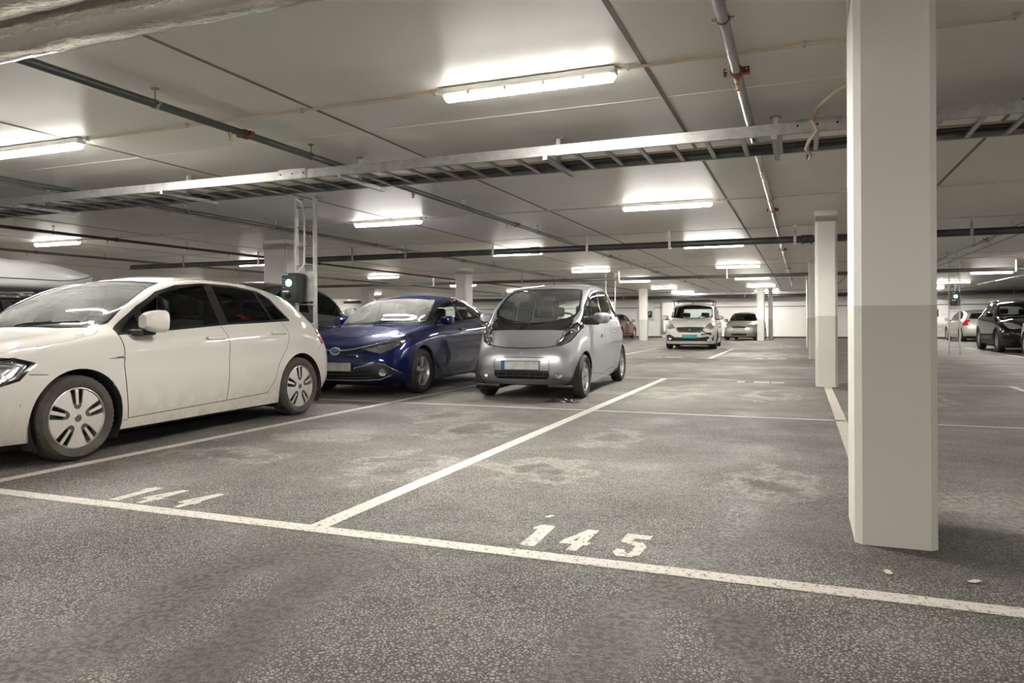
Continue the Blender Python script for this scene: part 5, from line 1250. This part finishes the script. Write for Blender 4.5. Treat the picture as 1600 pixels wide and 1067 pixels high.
# white van with the crumpled corner
VAN = variant(HATCH, 1.01, 1.0, 1.0)
def vz(l, w, z0, z1, z2, z3, z4, z5): return side(l, w, z0, z1, z2, z3, z4, z5)
VW = (.87, .90, .91, .91)
VAN = [
 [(0, .10, .20), (0, .02, .33), (0, 0, .50), (0, .01, .66), (0, .05, .80), (0, .10, .86), (0, .30, .96), (0, .52, 1.03)],
 [(.44, .12, .20), (.45, .045, .33), (.46, .025, .50), (.46, .04, .66), (.44, .09, .80), (.41, .15, .87), (.30, .35, .975), (0, .60, 1.045)],
 [(.74, .25, .20), (.77, .18, .33), (.78, .165, .50), (.775, .18, .66), (.75, .22, .81), (.70, .28, .90), (.50, .46, 1.0), (0, .68, 1.055)],
 [(.85, .48, .20), (.875, .45, .33), (.885, .445, .50), (.88, .45, .68), (.865, .47, .84), (.82, .50, .94), (.60, .60, 1.03), (0, .76, 1.065)],
 vz(.85, (.87, .895, .905, .905, .89, .84), .19, .33, .5, .70, .88, .98) + [(.70, .86, 1.07), (0, .86, 1.08)],
 vz(1.15, (*VW, .90, .855), .19, .33, .5, .71, .90, 1.0) + [(.74, 1.12, 1.22), (0, 1.02, 1.22)],
 vz(1.45, (*VW, .905, .86), .19, .33, .5, .72, .91, 1.01) + [(.71, 1.40, 1.42), (0, 1.26, 1.42)],
 vz(1.75, (*VW, .905, .862), .19, .33, .5, .72, .92, 1.02) + [(.69, 1.68, 1.56), (0, 1.50, 1.60)],
 vz(2.1, (*VW, .905, .862), .19, .33, .5, .73, .93, 1.03) + [(.69, 2.05, 1.60), (0, 1.85, 1.68)],
 vz(2.6, (*VW, .905, .862), .19, .33, .5, .73, .93, 1.03) + [(.69, 2.6, 1.62), (0, 2.5, 1.72)],
 vz(3.2, (*VW, .905, .862), .19, .33, .5, .73, .93, 1.03) + [(.69, 3.2, 1.62), (0, 3.2, 1.72)],
 vz(3.8, (*VW, .905, .862), .20, .33, .5, .73, .93, 1.03) + [(.68, 3.8, 1.60), (0, 3.8, 1.70)],
 [(.80, 4.28, .28), (.82, 4.31, .36), (.83, 4.32, .5), (.83, 4.31, .73), (.82, 4.30, .93), (.79, 4.28, 1.03), (.64, 4.22, 1.55), (0, 4.20, 1.67)],
 [(.44, 4.36, .28), (.44, 4.38, .36), (.44, 4.38, .5), (.44, 4.37, .73), (.44, 4.36, .93), (.42, 4.34, 1.03), (.35, 4.28, 1.55), (0, 4.26, 1.65)],
 [(0, 4.37, .28), (0, 4.39, .36), (0, 4.39, .5), (0, 4.38, .73), (0, 4.37, .93), (0, 4.35, 1.03), (0, 4.30, 1.55), (0, 4.28, 1.63)]]
def van():
    dlo = [(1.02, 1.02), (1.06, 1.10), (1.40, 1.40), (1.72, 1.53), (2.3, 1.56), (3.9, 1.55), (4.08, 1.50), (4.10, 1.06), (2.0, 1.045)]
    panes = [[(1.12, 1.05), (1.15, 1.14), (1.43, 1.38), (1.76, 1.50), (2.25, 1.53), (2.27, 1.075)], [(2.36, 1.08), (2.35, 1.53), (3.2, 1.525), (3.2, 1.09)], [(3.28, 1.09), (3.28, 1.52), (3.9, 1.51), (4.0, 1.46), (4.0, 1.09)]]
    ws = ([(0, .89), (.40, .905), (.70, .98), (.775, 1.10), (.755, 1.25), (.69, 1.52), (.60, 1.56), (.3, 1.53), (0, 1.52)], [(0, .93), (.38, .945), (.66, 1.02), (.72, 1.12), (.70, 1.25), (.65, 1.46), (.57, 1.50), (.3, 1.475), (0, 1.465)])
    ex = [('headlight', 'front', [(.50, .755), (.72, .72), (.80, .74), (.84, .86), (.80, .93), (.70, .95), (.60, .88)], 'lampbowl', -.003, lambda c: c.y < .9),
          ('grille', 'front', [(0, .60), (.36, .60), (.44, .66), (.50, .765), (.46, .80), (0, .81)], 'black', .006, lambda c: c.y < .6),
          ('lower_grille', 'front', [(0, .30), (.66, .30), (.80, .32), (.82, .50), (.70, .54), (.52, .44), (0, .43)], 'black', .006, lambda c: c.y < .6)] + seams([[(1.08, 1.0), (1.05, .7), (1.2, .28), (2.25, .28), (2.32, 1.03)], [(2.32, 1.03), (2.34, .30), (3.1, .30), (3.35, .7), (3.35, 1.05)]])
    o, parts, sp = far_car(VAN, 'paint_van', 'van', 'white van with teal number plate, roof bars and a crumpled front corner in the distance', (-3.66, 26.35), 3.0, (1, 1.0, 1), dlo, panes, ws, .86, 3.59, .32, .78, ex, .47, 'teal', 'five', (.80, 1.75, 2.7, .5, .5, 1.30, 'seat', True, True, True, 1.06), (.90, 1.18, 1.14), rear=([(0, 1.05), (.68, 1.05), (.62, 1.52), (0, 1.52)], [(0, 1.08), (.64, 1.08), (.58, 1.49), (0, 1.49)]), tail=None, ns=5, blue_=False)
    bv = sp['surf']
    def sf(x, z): h = bv.ray_cast(Vector((abs(x), -1, z)), Vector((0, 1, 0))); return h[0].y if h[0] else .1
    b = MB()
    for sgn in (1, -1): b.tube([(sgn * x, sf(x, z) - .004, z) for x, z in ((0, .615), (.34, .615), (.42, .67), (.47, .76), (.44, .79), (0, .80))], .011, M['chrome'], 6)
    b.build('grille_surround', o)
    b = MB()
    for k in range(3): b.box((-.42, sf(.2, .7) - .006, .645 + k * .045), (.42, sf(.2, .7) + .03, .652 + k * .045), M['gloss_black'])
    b.build('grille_slat', o)
    b = MB()                 # rampant emblem as a small bright figure
    b.tube([(-.02, sf(0, .7) - .012, .66), (.0, sf(0, .7) - .016, .70), (.03, sf(0, .7) - .014, .735)], .013, M['chrome'], 6).tube([(.0, sf(0, .7) - .016, .70), (-.045, sf(0, .7) - .012, .72)], .008, M['chrome'], 6).tube([(.0, sf(0, .7) - .016, .70), (.04, sf(0, .7) - .012, .67)], .008, M['chrome'], 6)
    b.build('front_badge', o)
    foglamp(o, -.69, sf(.69, .40) - .006, .40, .045); foglamp(o, .64, sf(.64, .40) - .02, .37, .045)
    # damaged corner: torn, folded bumper skin and hanging trim
    rnd = random.Random(3)
    for i, (x, z, w_, h_) in enumerate(((.56, .50, .20, .07), (.66, .57, .16, .06), (.72, .46, .13, .10), (.58, .40, .16, .05), (.70, .36, .10, .09))):
        n_ = 7; vs = []
        for a in range(n_):
            for c in range(n_):
                px_ = x + w_ * (a / (n_ - 1) - .5); pz = z + h_ * (c / (n_ - 1) - .5); vs.append((px_ + rnd.uniform(-.008, .008), sf(min(px_, .84), pz) - .02 - rnd.uniform(0, .045), pz + rnd.uniform(-.01, .01)))
        MB().put(vs, [(a * n_ + c, a * n_ + c + 1, (a + 1) * n_ + c + 1, (a + 1) * n_ + c) for a in range(n_ - 1) for c in range(n_ - 1)], M['paint_van'] if i != 1 else M['black']).build('crumpled_panel', o)
    MB().tube([(.44, sf(.44, .66) - .03, .67), (.54, sf(.54, .60) - .05, .60), (.62, sf(.6, .55) - .04, .53)], .018, M['black'], 6).tube([(.40, sf(.4, .54) - .02, .545), (.56, sf(.56, .54) - .04, .54)], .022, M['black'], 6).build('loose_trim', o)
    for s in (1, -1):
        MB().tube([(s * .70, 1.75, 1.58), (s * .71, 1.78, 1.66), (s * .72, 1.80, 1.72), (s * .72, 1.82, 1.745)], .016, M['black'], 6).tube([(s * .70, 3.35, 1.60), (s * .72, 3.35, 1.74)], .016, M['black'], 6).build('roof_bar_foot', o)
    for y in (1.82, 3.35): MB().tube([(-.76, y, 1.752), (0, y, 1.762), (.76, y, 1.752)], .016, M['black'], 8).build('roof_bar', o)
    MB().tube([(-.65, 2.0, 1.775), (-.4, 1.85, 1.80), (-.1, 2.1, 1.785), (.3, 1.9, 1.79), (.62, 1.9, 1.785)], .02, M['black'], 6).build('strap', o)
    MB().tube([(0, 1.72, 1.66), (0, 1.69, 1.67), (0, 1.62, 1.80)], [.03, .012, .005], M['black'], 6).build('roof_aerial', o)
    return o
def others():
    L_ = []
    # beige-grey small hatchback at the back
    ex = std_front([(.42, .66), (.58, .62), (.72, .66), (.80, .78), (.74, .82), (.56, .80), (.44, .74)], [(0, .63), (.34, .63), (.36, .71), (0, .73)], [(0, .24), (.40, .25), (.42, .35), (0, .36)]) + GS
    o, p, s = far_car(variant(HATCH, .93, .86, 1.0), 'paint_beige', 'hatchback_car', 'distant beige-grey hatchback facing us right of the white van', (-3.0, 39.4), -7.0, (1, 1, 1), [(a * .86, b) for a, b in GD], [[(a * .86, b) for a, b in q] for q in GP], tuple([(a * .93, b * .86) for a, b in q] for q in GW), .72, 3.02, .29, .72, [(e[0], e[1], [(a * .93 if e[1] == 'front' else a * .86, b) for a, b in e[2]], *e[3:]) for e in ex], .50, 'plate', 'six', (.74, 1.70, 2.45, .42, .42, 1.22, 'seat', True, True, True, .94), (.82, 1.12, 1.03), rear=None, tail=(3.34, 3.62, .80, .98)); L_.append(o)
    # dark red car behind the silver one
    o, p, s = far_car(variant(HATCH, 1, 1, .98), 'paint_darkred', 'hatchback_car', 'dark red hatchback mostly hidden behind the tail of the small silver car', (-9.92, 43.6), 180 - 3, (1, 1, 1), GD, GP, GW, .86, 3.49, .316, .775, GS + SF, .5, 'plate', 'five', GCAB, rear=GR); L_.append(o)
    # pale silver hatchback at right, tail towards us
    o, p, s = far_car(variant(HATCH, .98, .98, 1.0), 'paint_silver2', 'hatchback_car', 'pale silver hatchback with red tail lamps seen from behind beyond the far charger ladder', (7.55, 42.9), 180 + 3, (1, 1, 1), [(a * .98, b) for a, b in GD], [[(a * .98, b) for a, b in q] for q in GP], GW, .84, 3.42, .316, .76, GS, None, 'plate', 'six', GCAB, rear=GR, tail=(3.80, 4.12, .74, 1.0)); L_.append(o)
    MB().box((-.26, 4.20, .56), (.26, 4.215, .67), M['plate']).build('number_plate', o)
    # black off-roader
    fz = lambda z: z * 1.10 + .03
    ex = [('cladding', 'side', [(.05, .1), (4.5, .1), (4.5, .36), (3.98, .36), (3.90, .62), (3.72, .80), (3.35, .80), (3.10, .62), (2.98, .40), (1.38, .40), (1.28, .62), (1.05, .80), (.65, .80), (.48, .62), (.40, .42), (.05, .42)], 'black', 0, lambda c: True)] + [(e[0], e[1], [(a, fz(b)) for a, b in e[2]], *e[3:]) for e in SF] + seams([[(1.245, 1.04), (1.235, .79), (1.285, .32), (2.36, .345), (2.93, .36), (3.06, .51), (3.23, .84), (3.26, 1.17)], [(2.36, 1.13), (2.385, .8), (2.36, .345)]])
    o, p, s = far_car(variant(HATCH, 1.03, 1.0, 1, fz), 'paint_black', 'off_roader', 'glossy black off-roader facing us at the right edge', (6.50, 25.75), -1.0, (1, 1.04, 1), [(a, fz(b)) for a, b in GD], [[(a, fz(b)) for a, b in q] for q in GP], GW, .88, 3.49, .355, .80, ex, .60, 'plate', 'five', (.80, 1.95, 2.85, .52, .5, 1.34, 'seat', True, True, True, 1.06), (.90, 1.30, 1.17), rear=([(a, fz(b)) for a, b in GR[0]], [(a, fz(b)) for a, b in GR[1]]), arch=.40, tail=(3.86, 4.2, .90, 1.12)); L_.append(o)
    for s_ in (1, -1): MB().tube([(s_ * .62, 1.9, fz(1.40)), (s_ * .62, 2.1, fz(1.45)), (s_ * .60, 3.3, fz(1.42)), (s_ * .585, 3.5, fz(1.36))], .014, M['steel'], 6).build('roof_rail', o)
    # silver car cut by the right edge
    o, p, s = far_car(variant(HATCH, 1, .95, 1.0), 'paint_silver2', 'hatchback_car', 'silver car of which only a wheel and wing show at the right edge', (6.60, 20.72), 0.0, (1, 1, 1), [(a * .95, b) for a, b in GD], [[(a * .95, b) for a, b in q] for q in GP], tuple([(a, b * .95) for a, b in q] for q in GW), .82, 3.32, .316, .775, [(e[0], e[1], [(a * .95, b) if e[1] == 'side' else (a, b) for a, b in e[2]], *e[3:]) for e in GS], None, 'plate', 'six', GCAB, rear=GR, tail=None); L_.append(o)
    # dark car behind the charger, tail to us
    fz3 = lambda z: z * 1.13 + .03
    o, p, s = far_car(variant(HATCH, 1, 1, 1.0, fz3), 'paint_char', 'off_roader', 'dark tall car behind the charger ladder, its mirror showing left of the blue bonnet', (-8.62, 12.75), 180 + 2, (1, 1, 1), [(a, fz3(b)) for a, b in GD], [[(a, fz3(b)) for a, b in q] for q in GP], GW, .86, 3.49, .35, .775, [(e[0], e[1], [(a, fz3(b)) for a, b in e[2]], *e[3:]) for e in GS], None, 'plate', 'five', (.80, 1.95, 2.85, .52, .5, 1.36, 'seat', True, True, True, 1.07), (.87, 1.30, 1.20), rear=([(a, fz3(b)) for a, b in GR[0]], [(a, fz3(b)) for a, b in GR[1]]), arch=.395, tail=(3.86, 4.2, .92, 1.14)); L_.append(o)
    # dark estate carrying the roof box
    fz2 = lambda z: z * .93
    o, p, s = far_car(variant(HATCH, 1.02, 1.0, 1, fz2), 'paint_char', 'estate_car', 'dark estate car under the roof box, behind the white hatchback at the left edge', (-9.0, 8.0), 180 + 2, (1, 1.04, 1), [(a, fz2(b)) for a, b in GD], [[(a, fz2(b)) for a, b in q] for q in GP], GW, .88, 3.49, .32, .79, [(e[0], e[1], [(a, fz2(b)) for a, b in e[2]], *e[3:]) for e in GS], None, 'plate', 'five', (.80, 1.95, 2.85, .42, .5, 1.14, 'seat', True, True, True, .88), (.89, 1.30, .98), rear=([(a, fz2(b)) for a, b in GR[0]], [(a, fz2(b)) for a, b in GR[1]]), tail=(3.86, 4.2, .72, .92)); L_.append(o)
    for s_ in (1, -1): MB().tube([(s_ * .63, 1.85, fz2(1.36)), (s_ * .64, 1.95, fz2(1.425)), (s_ * .62, 3.2, fz2(1.41)), (s_ * .60, 3.4, fz2(1.33))], .016, M['steel'], 8).build('roof_rail', o)
    for y in (2.15, 2.95):
        b = MB().rbox((-.76, y - .035, fz2(1.455)), (.76, y + .035, fz2(1.475) + .012), M['greypipe'], .012)
        for s_ in (1, -1): b.rbox((s_ * .64 - .05, y - .06, fz2(1.42)), (s_ * .64 + .05, y + .06, fz2(1.465) + .01), M['steel'], .02)
        b.build('roof_bar', o)
    return L_
def roof_box():
    o = empty('roof_box', label='long pale grey roof box on the dark estate car at the upper left', cat='roof box')
    W2, Lb = .44, 2.15; n1, n2 = 30, 24; prof = []
    def sec(t):      # height, half width, rise of the keel along the length
        h = .40 * (1 - max(0, (t - .55) / .45) ** 2.2 * .62) * (1 - max(0, (.10 - t) / .10) ** 2 * .35); w_ = W2 * (1 - max(0, (t - .6) / .4) ** 2.4 * .45) * (1 - max(0, (.06 - t) / .06) ** 2 * .12); return h, w_, .10 * max(0, (t - .7) / .3) ** 1.6
    for nm_, lo, hi, mt in (('box_lid', .0, PI, 'box_grey'), ('box_base', PI, 2 * PI, 'box_base')):
        b = MB(); vs = []
        for i in range(n1 + 1):
            t = i / n1; h, w_, k = sec(t)
            for j in range(n2 + 1):
                a = lo + (hi - lo) * j / n2; ca, sa = math.cos(a), math.sin(a); e = .38
                x = math.copysign(abs(ca) ** e, ca) * w_; z = .15 + k + (math.copysign(abs(sa) ** .7, sa) * (h - .16 if sa > 0 else .14 * (1 - k * 2)))
                vs.append((x, t * Lb, z))
        b.put(vs, [(i * (n2 + 1) + j, i * (n2 + 1) + j + 1, (i + 1) * (n2 + 1) + j + 1, (i + 1) * (n2 + 1) + j) for i in range(n1) for j in range(n2)], M[mt], True)
        b.put(vs[:n2 + 1], [tuple(range(n2 + 1))], M[mt]); b.put(vs[-n2 - 1:], [tuple(range(n2 + 1))], M[mt]); b.build(nm_, o)
    b = MB()
    for s in (1, -1): b.tube([(s * (sec(i / 20)[1] + .002), i / 20 * Lb, .15 + sec(i / 20)[2]) for i in range(21)], .006, M['seam'], 6)
    b.build('lid_seam', o)
    return o
M['box_grey'] = mat('pale_grey_roof_box', (.42, .42, .41), .35, coat=.3); M['box_base'] = mat('roof_box_lower_shell', (.40, .40, .39), .45)
CARS += [micro(), blue(), van()] + others()
rb = roof_box(); rb.location = (-9.0, 4.95, 1.405); rb.rotation_euler = (0, 0, math.radians(2))
# ------------------------------------------------------------------ camera and view
cam = bpy.data.cameras.new('camera'); co = bpy.data.objects.new('camera', cam); C.objects.link(co)
co.matrix_world = Matrix.Translation((0, 0, 1.02)) @ Matrix.Rotation(.3750, 4, 'Z') @ Matrix.Rotation(PI / 2, 4, 'X') @ Matrix.Rotation(-.0045, 4, 'Z')
cam.sensor_width = 36; cam.lens = 36 * 1148.5 / 1600; cam.shift_y = -(533.5 - 502.3) / 1600; cam.clip_end = 200; cam.clip_start = .05
sc = bpy.context.scene; sc.camera = co
w = bpy.data.worlds.new('world'); sc.world = w; w.use_nodes = True
w.node_tree.nodes['Background'].inputs[0].default_value = (.5, .5, .5, 1); w.node_tree.nodes['Background'].inputs[1].default_value = .02
sc.view_settings.view_transform = 'Standard'; sc.view_settings.look = 'None'; sc.view_settings.exposure = 1.32; sc.view_settings.gamma = 1
sc.view_settings.use_curve_mapping = False
sc.cycles.use_denoising = True; sc.cycles.max_bounces = 8; sc.cycles.diffuse_bounces = 5; sc.cycles.glossy_bounces = 4; sc.cycles.transparent_max_bounces = 12
sc.cycles.sample_clamp_indirect = 6; sc.cycles.caustics_reflective = False; sc.cycles.caustics_refractive = False
